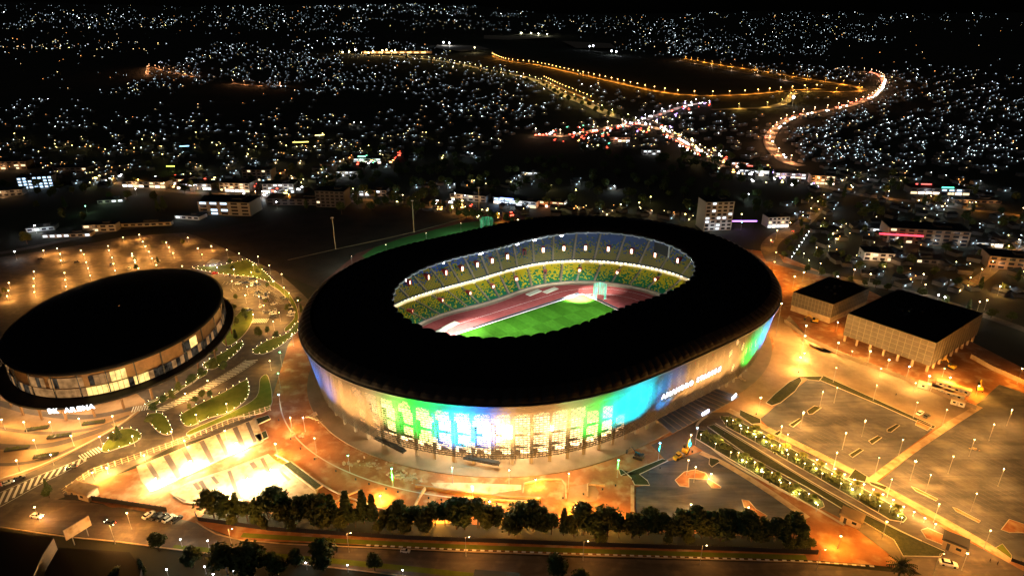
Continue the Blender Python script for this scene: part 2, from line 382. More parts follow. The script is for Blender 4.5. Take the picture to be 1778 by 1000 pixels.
# facade screen: procedural perforated metal mesh
def mesh_screen():
    m = bpy.data.materials.new('perforated_screen'); m.use_nodes = True; n = m.node_tree; b = n.nodes['Principled BSDF']
    b.inputs['Base Color'].default_value = (.042, .040, .037, 1); b.inputs['Roughness'].default_value = .7; b.inputs['Metallic'].default_value = 0; b.inputs['Specular IOR Level'].default_value = .1
    uv = n.nodes.new('ShaderNodeUVMap'); sx = n.nodes.new('ShaderNodeSeparateXYZ'); n.links.new(uv.outputs[0], sx.inputs[0])
    def math_(op, a, bb=None, v=None):
        k = n.nodes.new('ShaderNodeMath'); k.operation = op
        n.links.new(a, k.inputs[0]) if not isinstance(a, (int, float)) else setattr(k.inputs[0], 'default_value', a)
        if bb is not None: n.links.new(bb, k.inputs[1])
        if v is not None: k.inputs[1].default_value = v
        return k.outputs[0]
    def holes(x, y, px, py, wx, wy, off=.5):
        yy = math_('DIVIDE', y, v=py); row = math_('FLOOR', yy); xo = math_('MULTIPLY', math_('MODULO', row, v=2), v=off)
        xx = math_('ADD', math_('DIVIDE', x, v=px), xo)
        fx = math_('ABSOLUTE', math_('SUBTRACT', math_('FRACT', xx), v=.5)); fy = math_('ABSOLUTE', math_('SUBTRACT', math_('FRACT', yy), v=.5))
        return math_('MULTIPLY', math_('LESS_THAN', fx, v=wx/2), math_('LESS_THAN', fy, v=wy/2))
    u, v = sx.outputs[0], sx.outputs[1]
    big = holes(u, v, 1.7, 1.3, .86, .60, 0)
    fine = holes(u, v, .62, .62, .5, .5)
    # panels with wide openings sit in front of the stairs and concourses, the rest is fine mesh
    no = n.nodes.new('ShaderNodeTexNoise'); no.inputs['Scale'].default_value = .055; no.inputs['Detail'].default_value = 2; n.links.new(uv.outputs[0], no.inputs['Vector'])
    sel = math_('GREATER_THAN', no.outputs[0], v=.30)
    zone = n.nodes.new('ShaderNodeAttribute'); zone.attribute_name = 'open_zone'
    sel = math_('MULTIPLY', sel, math_('GREATER_THAN', zone.outputs['Fac'], v=.5))
    mx = n.nodes.new('ShaderNodeMix'); mx.data_type = 'FLOAT'
    n.links.new(sel, mx.inputs[0]); n.links.new(fine, mx.inputs[2]); n.links.new(big, mx.inputs[3])
    # diagonal ribs of the cladding
    for sg in (1, -1):
        dgl = math_('FRACT', math_('ADD', math_('DIVIDE', u, v=3.2), math_('MULTIPLY', v, v=sg/3.2)))
        rib = math_('GREATER_THAN', dgl, v=.10)
        mxo = math_('MULTIPLY', mx.outputs[0] if sg == 1 else last, rib); last = mxo
    tr = n.nodes.new('ShaderNodeBsdfTransparent'); ms = n.nodes.new('ShaderNodeMixShader'); out = n.nodes['Material Output']
    n.links.new(last, ms.inputs[0]); n.links.new(b.outputs[0], ms.inputs[1]); n.links.new(tr.outputs[0], ms.inputs[2]); n.links.new(ms.outputs[0], out.inputs[0])
    return m
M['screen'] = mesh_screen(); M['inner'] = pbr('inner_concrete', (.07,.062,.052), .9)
FZ0, FZ1 = 4.7, 34.5
def foff(z): return 7.6-6.7*(z/FZ1)
def facade_angle(u, v, z):
    best = None
    for i in range(720):
        a = 2*PI*i/720; p = sw(a, Ro(a)-foff(z), z)
        d = math.hypot(p.x-SC.x, p.y-SC.y)
        nrm = Vector((p.x-SC.x, p.y-SC.y)); toc = Vector((-p.x, -p.y))
        if nrm.dot(toc) < -.12*nrm.length*toc.length: continue
        q = proj(p.x, p.y, p.z); e = (q[0]-u)**2+.25*(q[1]-v)**2
        if best is None or e < best[0]: best = (e, a)
    return best[1]
mb = MB(); uvs = []; n = 480; zone = []
zz = [FZ0+(FZ1-FZ0)*j/8 for j in range(9)]; S = [0]
for i in range(n): a = 2*PI*i/n; b = 2*PI*(i+1)/n; S.append(S[-1]+math.dist(sp(a, Ro(a)-4, 0), sp(b, Ro(b)-4, 0)))
A0 = facade_angle(655, 700, 15); A1 = facade_angle(1085, 740, 15)
def azone(a): a = a % (2*PI); lo, hi = A0 % (2*PI), A1 % (2*PI); return lo < a < hi
AZ2 = facade_angle(945, 730, 15) % (2*PI)
for j, z in enumerate(zz):
    for i in range(n+1):
        a = 2*PI*i/n; mb.v.append(sp(a, Ro(a)-foff(z), z)); uvs.append((S[i], z))
        az = a % (2*PI)
        top = 30 if az < AZ2 else 30-16*(az-AZ2)/((A1 % (2*PI))-AZ2+1e-6)
        zone.append(1.0 if azone(a) and z < top else 0.0)
for j in range(8):
    for i in range(n): mb.f.append([j*(n+1)+i, j*(n+1)+i+1, (j+1)*(n+1)+i+1, (j+1)*(n+1)+i]); mb.m.append(0)
mb.uv = uvs
scr = mb.build('facade_screen', M['screen'], stad, smooth=True)
at_ = scr.data.attributes.new('open_zone', 'FLOAT', 'POINT'); at_.data.foreach_set('value', zone)
# terrace, columns, floors, inner wall
mb = MB(); NT = 240
grid(mb, [ring(lambda a: Ro(a)-.2, lambda a: .05, NT), ring(lambda a: Ro(a)-.2, lambda a: .5, NT), ring(lambda a: Ro(a)-16, lambda a: .5, NT)])
mb.build('terrace', pbr('terrace_paving', (.17,.13,.085), .85, (.23,.17,.115), .15), stad)
for i in range(94):
    a = 2*PI*i/94; mb = MB(); r0 = Ro(a)-8.6
    mb.box((0, 0, 17), (1.1, 1.5, 33.4)); me_col = mb.mesh('column', pbr('column_concrete', (.2,.18,.15), .85)) if i == 0 else me_col
    c = put(me_col, 'column', stad, sp(a, r0, 0), a)
for z in (8.5, 14.5):
    mb = MB()
    grid(mb, [ring(lambda a: Ro(a)-16, lambda a: z, NT), ring(lambda a: Ro(a)-9.9, lambda a: z, NT), ring(lambda a: Ro(a)-9.9, lambda a: z-.7, NT), ring(lambda a: Ro(a)-16, lambda a: z-.7, NT)])
    mb.build('concourse_floor', M['inner'], stad)
mb = MB(); grid(mb, [ring(lambda a: Ro(a)-16.2, lambda a: .2, NT), ring(lambda a: Ro(a)-16.2, lambda a: 18.6, NT), ring(lambda a: Ro(a)-10.6, lambda a: 23.6, NT), ring(lambda a: Ro(a)-4.4, lambda a: 29.2, NT), ring(lambda a: Ro(a)-4.4, lambda a: 34.6, NT)])
mb.build('inner_wall', M['inner'], stad)
# glow panels added for the lamplit concourse, between the columns on the camera side
def lit_mat(name, c, s, lo=.55):
    m = bpy.data.materials.new(name); m.use_nodes = True; n = m.node_tree; n.nodes.clear()
    e = n.nodes.new('ShaderNodeEmission'); e.inputs[0].default_value = (*c, 1); o = n.nodes.new('ShaderNodeOutputMaterial')
    g_ = n.nodes.new('ShaderNodeNewGeometry'); no = n.nodes.new('ShaderNodeTexNoise'); no.inputs['Scale'].default_value = .35
    n.links.new(g_.outputs['Position'], no.inputs['Vector']); mr = n.nodes.new('ShaderNodeMapRange')
    mr.inputs[1].default_value = .3; mr.inputs[2].default_value = .7; mr.inputs[3].default_value = s*lo; mr.inputs[4].default_value = s*1.3
    n.links.new(no.outputs[0], mr.inputs[0]); n.links.new(mr.outputs[0], e.inputs[1]); n.links.new(e.outputs[0], o.inputs[0])
    m.cycles.emission_sampling = 'NONE'
    return m
M['cglow'] = lit_mat('concourse_glow', (1, .64, .28), 2.8, .8)
M['cglow_soft'] = lit_mat('concourse_glow_soft', (1, .6, .28), 1.2, .3)
GWM = emi('ground_glow', (1,.70,.34), 5)
for i in range(94):
    a = 2*PI*(i+.5)/94
    if not (A0 % (2*PI)-.12 < a < A1 % (2*PI)+.05): continue
    e = min(a-(A0 % (2*PI)), (A1 % (2*PI))-a)
    hi_ = 31 if a < AZ2 else 30-18*(a-AZ2)/((A1 % (2*PI))-AZ2)
    wd = 5.6
    for f0, f1, of in ((6.2, 13.6, 10.6), (14.4, 20.6, 10.6), (21.4, 26.4, 8.0), (26.8, 29.6, 6.4)):
        if f0 > hi_: continue
        ww = 6.6 if f0 < 26 else 2.4
        mb = MB(); mb.box((0, 0, (f0+f1)/2), (.3, ww, f1-f0)); mb.build('lit_panel', M['cglow'] if e > 0 else M['cglow_soft'], stad, loc=sp(a, Ro(a)-of, 0), rz=a)
    mb = MB(); mb.box((0, 0, 2.9), (.3, wd, 4.2))
    mb.build('ground_panel', GWM if e > 0 else M['cglow_soft'], stad, loc=sp(a, Ro(a)-15.9, 0), rz=a)
rnd = random.Random(4)
for k in range(26):     # a few lit openings high behind the rest of the front screen
    a = rnd.choice([R(-158)+rnd.random()*.3, R(-75)+rnd.random()*.75]) % (2*PI)
    mb = MB(); z = rnd.choice([11, 17, 23, 29])
    mb.box((0, 0, z), (.3, 4, 2.6)); mb.build('upper_window', M['cglow'], stad, loc=sp(a, Ro(a)-foff(z)-2.5, 0), rz=a)
# entrance canopies of dark steel
for (u, v, wd) in ((838, 800, 16), (678, 768, 18)):
    a = facade_angle(u, v, 4.5); mb = MB()
    mb.box((0, 0, 4.3), (2.4, wd, .35)); mb.box((0, 0, 5.1), (2.0, wd-1, .2))
    for q in range(11): mb.box((1.15, -wd/2+q*wd/10, 4.7), (.2, .3, 1.1))
    mb.build('entrance_canopy', M['dark'], stad, loc=sp(a, Ro(a)-6, 0), rz=a)
a0c = facade_angle(1140, 745, 4); a1c = facade_angle(1245, 690, 4)
mb = MB(); NN = 14
for q in range(NN):
    a = a0c+(a1c-a0c)*q/NN; b = a0c+(a1c-a0c)*(q+1)/NN; c = (a+b)/2
    vs = [sp(t_, Ro(t_)-o_, z_) for z_ in (4.4, 4.7) for t_, o_ in ((a, 6.5), (a, -5), (b, -5), (b, 6.5))]
    mb.add(vs, [(3,2,1,0),(4,5,6,7),(0,1,5,4),(1,2,6,5),(2,3,7,6),(3,0,4,7)])
cn = mb.build('entrance_canopy', pbr('canopy_glass', (.10,.095,.09), .35), stad)
for q in range(NN+1):
    a = a0c+(a1c-a0c)*q/NN; mb = MB(); mb.box((0, 0, 4.85), (11.6, .16, .3)); mb.build('canopy_beam', M['concrete'], cn, loc=sp(a, Ro(a)-.7, 0), rz=a)
M['vivid'] = emi('led_panel', (.75,.75,1), 9)
for (u, v) in ((1195, 719), (1240, 695)):
    a = facade_angle(u, v-4, 5); mb = MB(); mb.box((0, 0, 5.6), (.4, 5, 1.3)); mb.build('led_screen', M['vivid'], cn, loc=sp(a, Ro(a)+4.2, 0), rz=a)
# lettering
def letters(text, size, ext=.15):
    cu = bpy.data.curves.new('lettering', 'FONT'); cu.body = text; cu.size = size; cu.extrude = ext; cu.align_x = 'CENTER'; cu.offset = size*.02
    o = bpy.data.objects.new('tmp', cu); COL.objects.link(o); dg = bpy.context.evaluated_depsgraph_get()
    me = bpy.data.meshes.new_from_object(o.evaluated_get(dg)); bpy.data.objects.remove(o); return me
M['sign'] = emi('sign_white', (.9,.88,1), 3.2)
s0 = facade_angle(1148, 690, 20); s1 = facade_angle(1251, 641, 20)
txt = 'AMAHORO STADIUM'
ADV = dict(A=.74, M=.95, H=.80, O=.86, R=.78, S=.70, T=.68, D=.80, I=.38, U=.78, B=.75, K=.75, E=.70, N=.82); ADV[' '] = .5
tot = sum(ADV[c] for c in txt); run = 0
for ch in txt:
    t_ = (run+ADV[ch]/2)/tot; run += ADV[ch]
    if ch == ' ': continue
    me = letters(ch, 3.5); me.materials.clear(); me.materials.append(M['sign'])
    a = s0+(s1-s0)*t_; o = put(me, 'sign_letter', stad, sp(a, Ro(a)-foff(20)+.9, 18.6)); o.rotation_euler = (PI/2, 0, a+PI/2)
# coloured floodlights washing the screen
def flood(u, v, zt, col, e, out=23, zl=.7, size=47, up=True):
    a = facade_angle(u, v, zt)
    h = put(None, 'facade_floodlight', stad, sp(a, Ro(a)+out-7, zl), a)
    mb = MB(); mb.box((0, 0, .2), (.35, .6, .4)); mb.box((0, 0, -.2), (.4, .5, .4)); mb.build('housing', M['dark'], h)
    L = light('SPOT', h, (-.3, 0, .7), e, col, .5, target=(-(out-7)-foff(zt), 0, zt-zl+.5), size=size, blend=1)
G_ = (.02, 1, .06); C_ = (0, .80, .85); B_ = (.02, .22, 1); A_ = (1, .44, .11); V_ = (.30, .34, 1)
FL = [(540,650,22,B_,7),(562,675,22,B_,5),(580,690,22,A_,9),(605,700,20,A_,13),(640,715,20,A_,13),(665,690,26,(1,.8,.3),6),(690,715,22,G_,7),(712,715,24,G_,10),(735,740,20,G_,9),(765,715,26,(0,1,.4),11),
      (783,745,18,B_,11),(800,745,20,C_,14),(815,740,22,B_,12),(842,740,20,B_,12),(882,745,20,A_,12),(905,735,22,A_,7),(940,730,22,A_,8),(975,725,22,A_,8),(1005,710,26,(.6,1,.3),7),(1030,715,20,G_,12),(1050,720,20,G_,9),
      (1075,705,22,C_,14),(1095,700,22,C_,18),(1115,690,22,(0,.7,1),18),(1135,680,20,(0,.45,1),13),(1158,680,20,(0,.35,1),10),(1180,670,20,A_,5),(1205,660,20,A_,12),(1230,650,20,A_,13),(1255,640,20,A_,13),(1280,622,20,A_,12),(1303,610,18,G_,12),(1320,590,22,(0,.9,.5),10),(1332,575,22,B_,12),(1345,560,22,B_,12)]
for (u, v, zt, c, e) in FL: flood(u, v, zt, c, e*(52000 if c == A_ else 74000))
for (u, v, c, e) in ((805,745,(.2,.9,1),1), (882,745,(1,.72,.34),2.4), (956,712,(1,.68,.3),.9)):   # works lamps behind the screen, with point lights added outside to imitate their glare
    a = facade_angle(u, v, 20); h = put(None, 'work_lamp', stad, sp(a, Ro(a)-foff(20)-1.2, 20), a)
    mb = MB(); mb.box((0, 0, 0), (.5, 1.6*e, 2.6*e)); mb.build('lamp_head', emi('work_glow', c, 26), h)
    light('POINT', h, (4.0, 0, 0), 15000*e, c, .6)
for i in range(94):     # ground level lamps under the screen
    a = 2*PI*(i+.5)/94
    if not R(180) < a < R(345) or i % 2: continue
    fr = A0 % (2*PI)-.1 < a < A1 % (2*PI)
    h = put(None, 'ceiling_lamp', stad, sp(a, Ro(a)-12, 7.2), a); mb = MB(); mb.box((0, 0, .2), (1, 1, .2)); mb.build('lamp_head', M['bulb'], h)
    light('POINT', h, (0, 0, -.6), 5200 if fr else 900, (1, .66, .34), .4)

# ---- bowl: seating
seatm = [pbr('seat_yellow', (.44,.33,.008), .6, spec=.06), pbr('seat_green', (.005,.14,.055), .6, spec=.06), pbr('seat_blue', (.055,.11,.36), .6, spec=.06)]
M['tier'] = pbr('tier_concrete', (.07,.08,.08), .9)
def tier(nrow, o0, o1, z0, z1, pick, name, seatw, naisle, edge):
    mb = MB(); prof = []
    for k in range(nrow):
        t = k/nrow; prof.append((o0+(o1-o0)*t, z0+(z1-z0)*k/(nrow-1))); prof.append((o0+(o1-o0)*(k+1)/nrow, z0+(z1-z0)*k/(nrow-1)))
    rg = [ring(lambda a, o=prof[0][0]: Ro(a)-o, lambda a: z0-edge, 200)]
    for o_, z_ in prof: rg.append(ring(lambda a, o=o_: Ro(a)-o, lambda a, z=z_: z, 200))
    grid(mb, rg); mb.build(name+'_tier', M['tier'], stad)
    r = random.Random(7); sb = MB(); V = sb.v; Fc = sb.f; Mi = sb.m
    dr = abs(o1-o0)/nrow; dz = (z1-z0)/(nrow-1)
    for k in range(nrow):
        o_ = o0+(o1-o0)*(k+.45)/nrow; z_ = z0+dz*k
        a = 0
        while a < 2*PI:
            rr = Ro(a)-o_; da = seatw/rr
            ph = (a*naisle/(2*PI)) % 1
            if min(ph, 1-ph)*2*PI*rr/naisle > .9:
                m_ = pick(k/nrow, r, a); b = len(V); a2 = a+da*.9
                ca, sa, cb, sb_ = math.cos(a), math.sin(a), math.cos(a2), math.sin(a2); r2 = rr+.45
                V += [(rr*ca, rr*sa, z_+.42), (rr*cb, rr*sb_, z_+.42), (r2*cb, r2*sb_, z_+.45), (r2*ca, r2*sa, z_+.45), (r2*cb, r2*sb_, z_+.95), (r2*ca, r2*sa, z_+.95)]
                Fc.append((b, b+3, b+2, b+1)); Mi.append(m_); Fc.append((b+3, b+5, b+4, b+2)); Mi.append(m_)
            a += da
    s = sb.build(name+'_seats', seatm, stad); s['kind'] = 'stuff'
    for i in range(naisle):
        a = 2*PI*i/naisle; am = MB()
        vs = []
        for o_, z_ in ((o0, z0+.45), (o1, z1+.45)):
            for w_ in (-.65, .65): vs.append(sp(a+w_/(Ro(a)-o_), Ro(a)-o_, z_))
        am.add(vs, [(0, 1, 3, 2)]); am.build('aisle_stair', M['concrete'], stad)
def pk_low(t, r, a):
    n_ = .5+.28*math.sin(a*37)*math.sin(t*6+a*11)
    p = max(0.12, min(.96, .12+t*1.1*(.6+.6*n_)))
    return 0 if r.random() < p else 1
def pk_up(t, r, a):
    if t < .12: return 0
    return 0 if r.random() < max(.03, .97-(t-.12)*1.75) else (2 if r.random() < .4+t*.9 else 1)
tier(20, 43, 25.5, 1.9, 8.6, pk_low, 'lower', 1.1, 48, 1.9)
tier(26, 25.2, 5.5, 12.2, 29.5, pk_up, 'upper', 1.1, 44, .9)
mb = MB(); grid(mb, [ring(lambda a: Ro(a)-25.4, lambda a: 8.6, 200), ring(lambda a: Ro(a)-21, lambda a: 8.7, 200), ring(lambda a: Ro(a)-21, lambda a: 11.4, 200), ring(lambda a: Ro(a)-25.3, lambda a: 11.3, 200)])
mb.build('concourse_gallery', pbr('gallery_cream', (.6,.55,.45), .8), stad)
M['strip'] = emi('strip_lamp', (1, .86, .58), 7)
mb = MB()
for i in range(230):
    a = 2*PI*i/230
    if i % 23 == 0: continue
    c = sp(a, Ro(a)-21.3, 9.9); mb.box(c, (.2, 1.55, 1.5), a)
s = mb.build('gallery_lamps', M['strip'], stad); s['kind'] = 'stuff'
for i in range(60):
    a = 2*PI*i/60; light('POINT', stad, sp(a, Ro(a)-24.2, 10.9), 160, (1, .8, .5), .3)
mb = MB(); grid(mb, [ring(lambda a: Ro(a)-43, lambda a: 1.9, 200), ring(lambda a: Ro(a)-43.3, lambda a: 1.9, 200), ring(lambda a: Ro(a)-43.3, lambda a: .2, 200)])
mb.build('field_wall', M['concrete'], stad)
mb = MB(); grid(mb, [ring(lambda a: Ro(a)-43.35, lambda a: .26, 200), ring(lambda a: Ro(a)-46.2, lambda a: .25, 200)]); mb.build('field_walk', M['concrete'], stad)
redf = pbr('red_frame', (.35,.02,.02), .5); M['vom'] = emi('doorway_glow', (1, .72, .5), 5)
def vomitory(a, off, z, wd, hgt, glow=True):
    h = put(None, 'vomitory', stad, sp(a, Ro(a)-off, z), a+PI)
    mb = MB(); mb.box((-1.4, wd/2, hgt/2), (4, .3, hgt)); mb.box((-1.4, -wd/2, hgt/2), (4, .3, hgt)); mb.box((-1.4, 0, hgt+.15), (4, wd+.3, .3)); mb.build('portal_frame', redf, h)
    mb = MB(); mb.box((-.2, 0, hgt/2), (.2, wd-.4, hgt-.1)); mb.build('doorway', M['vom'] if glow else M['dark'], h)
for i in range(44):
    a = 2*PI*(i+.5)/44; vomitory(a, 19.5, 17.2, 2.1, 3.6, not (i % 15 == 7))
for i in range(24):
    a = 2*PI*(i+.5)/24; vomitory(a, 34.0, 5.3, 2.1, 2.4, i % 7 != 3)
# scoreboard under the far right rim
p = at(1152, 431, 36); l_ = Vector((p.x-SC.x, p.y-SC.y)); a = math.atan2(l_.y, l_.x)-STH
h = put(None, 'scoreboard', stad, sp(a, Ri(a)+.2, 35.5), a)
mb = MB(); mb.box((0, 0, 0), (.9, 12, 7)); mb.build('scoreboard_case', M['dark'], h)
mb = MB(); mb.box((-.5, 0, 0), (.1, 11.4, 6.4)); mb.build('blank_display', pbr('display_off', (.008,.008,.01), .3), h)
mb = MB(); mb.box((-.1, -6.4, .2), (.9, .5, 8)); mb.build('side_post', M['white'], h)
# rim floodlights
def loc_(p): # world -> stadium local
    d = p-SC; c, s_ = math.cos(-STH), math.sin(-STH); return Vector((d.x*c-d.y*s_, d.x*s_+d.y*c, p.z))
def rimlight(a, tgt, e, size=50, col=(.92,1,.95), on=True):
    h = put(None, 'rim_floodlight', stad, sp(a, Ri(a)+.3, 39.6), a)
    mb = MB(); mb.box((0, 0, 0), (.6, 2.0, .9)); mb.build('housing', M['dark'], h)
    mb = MB(); mb.box((-.35, 0, -.05), (.1, 1.8, .7)); mb.build('lens', M['bulbw'] if on else M['steel'], h)
    q = Vector(tgt)-Vector(sp(a, Ri(a)+.3, 39.6)); c, s_ = math.cos(-a), math.sin(-a)
    light('SPOT', h, (-.6, 0, -.5), e, col, .5, target=(q.x*c-q.y*s_, q.x*s_+q.y*c, q.z), size=size, blend=.9)
for i in range(16):
    a = 2*PI*(i+.5)/16; x = 55*math.cos(a); y = 22*math.sin(a)
    rimlight(a, (-x*.35, -y*.2, 0), 46000, 78, col=(1,1,.8), on=(i in (4, 5, 6)))
for i in range(8): rimlight(2*PI*i/8+.1, (90*math.cos(2*PI*i/8+PI), 60*math.sin(2*PI*i/8+PI), 10), 190000, 110, (.72,.86,1), False)
hot = loc_(at(1004, 519)); hot2 = loc_(at(800, 580)); hot3 = loc_(at(1036, 505))
rimlight(R(72), hot, 16000000, 16); rimlight(R(100), hot, 5000000, 12); rimlight(R(45), hot, 2500000, 22); rimlight(R(-60), hot, 1000000, 34); rimlight(R(-20), hot2, 2600000, 16); rimlight(R(165), hot2, 3500000, 26); rimlight(R(60), hot3, 900000, 24)
# field
def lrect(x0, x1, y0, y1): return [SC+Vector((x*math.cos(STH)-y*math.sin(STH), x*math.sin(STH)+y*math.cos(STH), 0)) for x, y in ((x0, y0), (x1, y0), (x1, y1), (x0, y1))]
m = MB(); m.add([sw(2*PI*i/200, Ro(2*PI*i/200)-43, .2) for i in range(200)], [tuple(range(200))])
tag(m.build('running_track', pbr('track_red', (.23,.045,.040), .9, (.28,.065,.055), .3, spec=.05)), 'dark red running track inside the stadium bowl', kind='structure')
def mown():
    m = pbr('mown_grass', (.04,.16,.012), .9, spec=0); n = m.node_tree; b = n.nodes['Principled BSDF']
    tc = n.nodes.new('ShaderNodeUVMap'); ck = n.nodes.new('ShaderNodeTexChecker'); ck.inputs['Scale'].default_value = 1
    ck.inputs[1].default_value = (.024,.080,.006,1); ck.inputs[2].default_value = (.031,.100,.008,1)
    no = n.nodes.new('ShaderNodeTexNoise'); no.inputs['Scale'].default_value = 6; no.inputs['Detail'].default_value = 5
    mx = n.nodes.new('ShaderNodeMixRGB'); mx.blend_type = 'MULTIPLY'; mx.inputs[0].default_value = .5
    n.links.new(tc.outputs[0], ck.inputs[0]); n.links.new(tc.outputs[0], no.inputs['Vector']); n.links.new(ck.outputs[0], mx.inputs[1]); n.links.new(no.outputs[0], mx.inputs[2]); n.links.new(mx.outputs[0], b.inputs['Base Color'])
    return m
m = MB(); m.add([(*p[:2], .24) for p in lrect(-60.5, 60.5, -37.5, 37.5)], [(0,1,2,3)]); m.uv = [(0,0),(14,0),(14,4),(0,4)]
tag(m.build('football_pitch', mown()), 'mown green football pitch inside the stadium', kind='structure')
def line(x0, y0, x1, y1, w_=.25, z=.28, mat='white', nm='pitch_marking', h=0):
    a_ = SC+Vector((x0*math.cos(STH)-y0*math.sin(STH), x0*math.sin(STH)+y0*math.cos(STH), 0)); b_ = SC+Vector((x1*math.cos(STH)-y1*math.sin(STH), x1*math.sin(STH)+y1*math.cos(STH), 0))
    m = MB(); strip(m, [a_, b_], w_, z-.001 if h == 0 else z, z+h); return m
m = MB()
for s_ in ((-60.5,37.9,60.5,37.9,.5),(-60.5,-37.9,60.5,-37.9,.5),(60.5,-37.9,60.5,37.9,.3)):
    q = line(*s_[:4], w_=s_[4]); m.add(q.v, q.f)
tag(m.build('pitch_marking', M['white']), kind='structure')
m = MB()
for k in range(9):
    P = []
    for i in range(101):
        t = i/100*2*PI; P.append(SC+Vector((0, 0, 0)))
        a = t; ro = 1.22*k
        # stadium-shaped lane: two straights and two half circles
        s_ = t/(2*PI)*4; x = 44; rad = 39.5+ro
        if s_ < 1: lx, ly = -x+2*x*s_, -rad
        elif s_ < 2: th_ = -PI/2+PI*(s_-1); lx, ly = x+rad*math.cos(th_), rad*math.sin(th_)
        elif s_ < 3: lx, ly = x-2*x*(s_-2), rad
        else: th_ = PI/2+PI*(s_-3); lx, ly = -x+rad*math.cos(th_), rad*math.sin(th_)
        P[-1] = SC+Vector((lx*math.cos(STH)-ly*math.sin(STH), lx*math.sin(STH)+ly*math.cos(STH), 0))
    if k in (0, 8): strip(m, P, .16, .269, .27)
tag(m.build('track_marking', M['white']), kind='structure')
m = line(-30, 39.0, 58, 39.0, .5, .24, h=1.0); tag(m.build('advertising_board', M['dark']), 'long low dark advertising board along the far edge of the pitch', 'advertising board')
m = line(61.6, 34, 61.6, -5, .5, .24, h=1.0); tag(m.build('advertising_board', M['dark']), 'dark advertising board behind the goal line at the right end of the pitch', 'advertising board')
matm = pbr('mat_beige', (.42,.40,.30), .9)
for i, (u, v) in enumerate(((760,577),(782,565),(927,508),(956,504))):
    p = at(u, v, .5); m = MB(); m.box((0, 0, .25), (12, 4.2, .5)); m.box((0, 0, .55), (11.4, 3.6, .1))
    tag(m.build('jump_mat', matm, loc=(p.x, p.y, .22), rz=STH+(.25 if i < 2 else .12)), 'beige jump mat on the red track, %s along the far straight' % ('leftmost', 'second from left', 'third from left', 'rightmost')[i], 'jump mat', 'jump mats on the track')
# discus cage
p = at(1041, 517, 0); cg = thing('discus_cage', 'tall green netting discus cage beside the bright corner of the pitch', 'cage', (p.x, p.y, .25))
def netm():
    m = bpy.data.materials.new('green_net'); m.use_nodes = True; n = m.node_tree; b = n.nodes['Principled BSDF']; b.inputs['Base Color'].default_value = (.12,.62,.40,1)
    tr = n.nodes.new('ShaderNodeBsdfTransparent'); ms = n.nodes.new('ShaderNodeMixShader'); g_ = n.nodes.new('ShaderNodeNewGeometry'); no = n.nodes.new('ShaderNodeTexNoise'); no.inputs['Scale'].default_value = 1.4
    mp = n.nodes.new('ShaderNodeMapping'); mp.inputs['Scale'].default_value = (1.6, 1.6, .12); n.links.new(g_.outputs['Position'], mp.inputs[0]); n.links.new(mp.outputs[0], no.inputs['Vector'])
    mr = n.nodes.new('ShaderNodeMapRange'); mr.inputs[1].default_value = .4; mr.inputs[2].default_value = .62; mr.inputs[3].default_value = .25; mr.inputs[4].default_value = .75
    n.links.new(no.outputs[0], mr.inputs[0]); n.links.new(mr.outputs[0], ms.inputs[0]); n.links.new(b.outputs[0], ms.inputs[1]); n.links.new(tr.outputs[0], ms.inputs[2]); n.links.new(ms.outputs[0], n.nodes['Material Output'].inputs[0]); return m
M['net'] = netm()
nb = MB(); K = 8
for i in range(K+1):
    a = R(-60)+R(300)*i/K; q = (4.6*math.cos(a), 4.6*math.sin(a)); m = MB(); m.tube((*q, 0), (*q, 9.5), .09); m.build('post', M['steel'], cg)
    if i: nb.add([(*q0, .3), (*q, .3), (*q, 9.4), (*q0, 9.4)], [(0,1,2,3)])
    q0 = q
nb.build('net', M['net'], cg)
# ================================================================== LAMPS
LC = {}
def lamp(u, v, h, col, e, label, group, name='lamp_post', bulb='bulb', br=.32, arm=0, cat='lamp post', loc=None):
    p = loc if loc is not None else at(u, v, h)
    key = (h, col, e, bulb, br, arm, name)
    if key not in LC:
        m = MB(); m.tube((0, 0, 0), (0, 0, h), .11, .06, 6); m.tube((0, 0, 0), (0, 0, .5), .2, .2, 6)
        if arm: m.tube((0, 0, h), (arm, 0, h+.25), .05, .05, 5)
        pm = m.mesh('pole', M['steel'])
        b = MB(); b.ball((arm, 0, h+.1), br, .8, n=6, k=4); bm = b.mesh('bulb', M[bulb])
        c = MB(); c.box((arm, 0, h+.42), (br*2.4, br*1.6, .12)); cm = c.mesh('lamp_cap', M['dark'])
        ld = None
        if e:
            e = e*1.35
            ld = bpy.data.lights.new('lamp_light', 'POINT'); ld.energy = e; ld.color = col; ld.shadow_soft_size = .3
        LC[key] = (pm, bm, cm, ld)
    pm, bm, cm, ld = LC[key]
    r = thing(name, label, cat, (p.x, p.y, 0), 0, group)
    put(pm, 'pole', r); put(bm, 'bulb', r); put(cm, 'lamp_cap', r)
    if ld:
        o = bpy.data.objects.new('lamp_light', ld); COL.objects.link(o); o.parent = r; o.location = (arm, 0, h-.3)
    return r
AMB = (1, .42, .085); ORG = (1, .38, .04); YEL = (1, .51, .13)
def z1(L): return [(x/3.289, 400+y/3.289) for x, y in L]
lotrows = [[(193,235),(192,275),(192,318),(196,352)], [(368,243),(373,283),(376,320)], [(50,300),(48,345),(40,375)], [(248,115),(326,103),(344,135),(347,172)],
 [(462,115),(478,137),(492,182),(503,217),(516,258)], [(617,90),(622,115),(640,156),(648,191),(657,230)], [(702,40),(753,133),(756,146),(770,170),(772,182),(791,217)],
 [(795,25),(815,65),(830,92),(850,122),(868,160),(893,198)], [(950,70),(965,97),(989,130)], [(1072,42),(1130,103),(1153,137),(1207,90)]]
names = ['second row from the left', 'third row from the left', 'leftmost row', 'back left corner', 'middle row behind the roof', 'row right of the middle', 'row with planted trees', 'long straight bright row', 'short row by a small tree', 'right end near the lane']
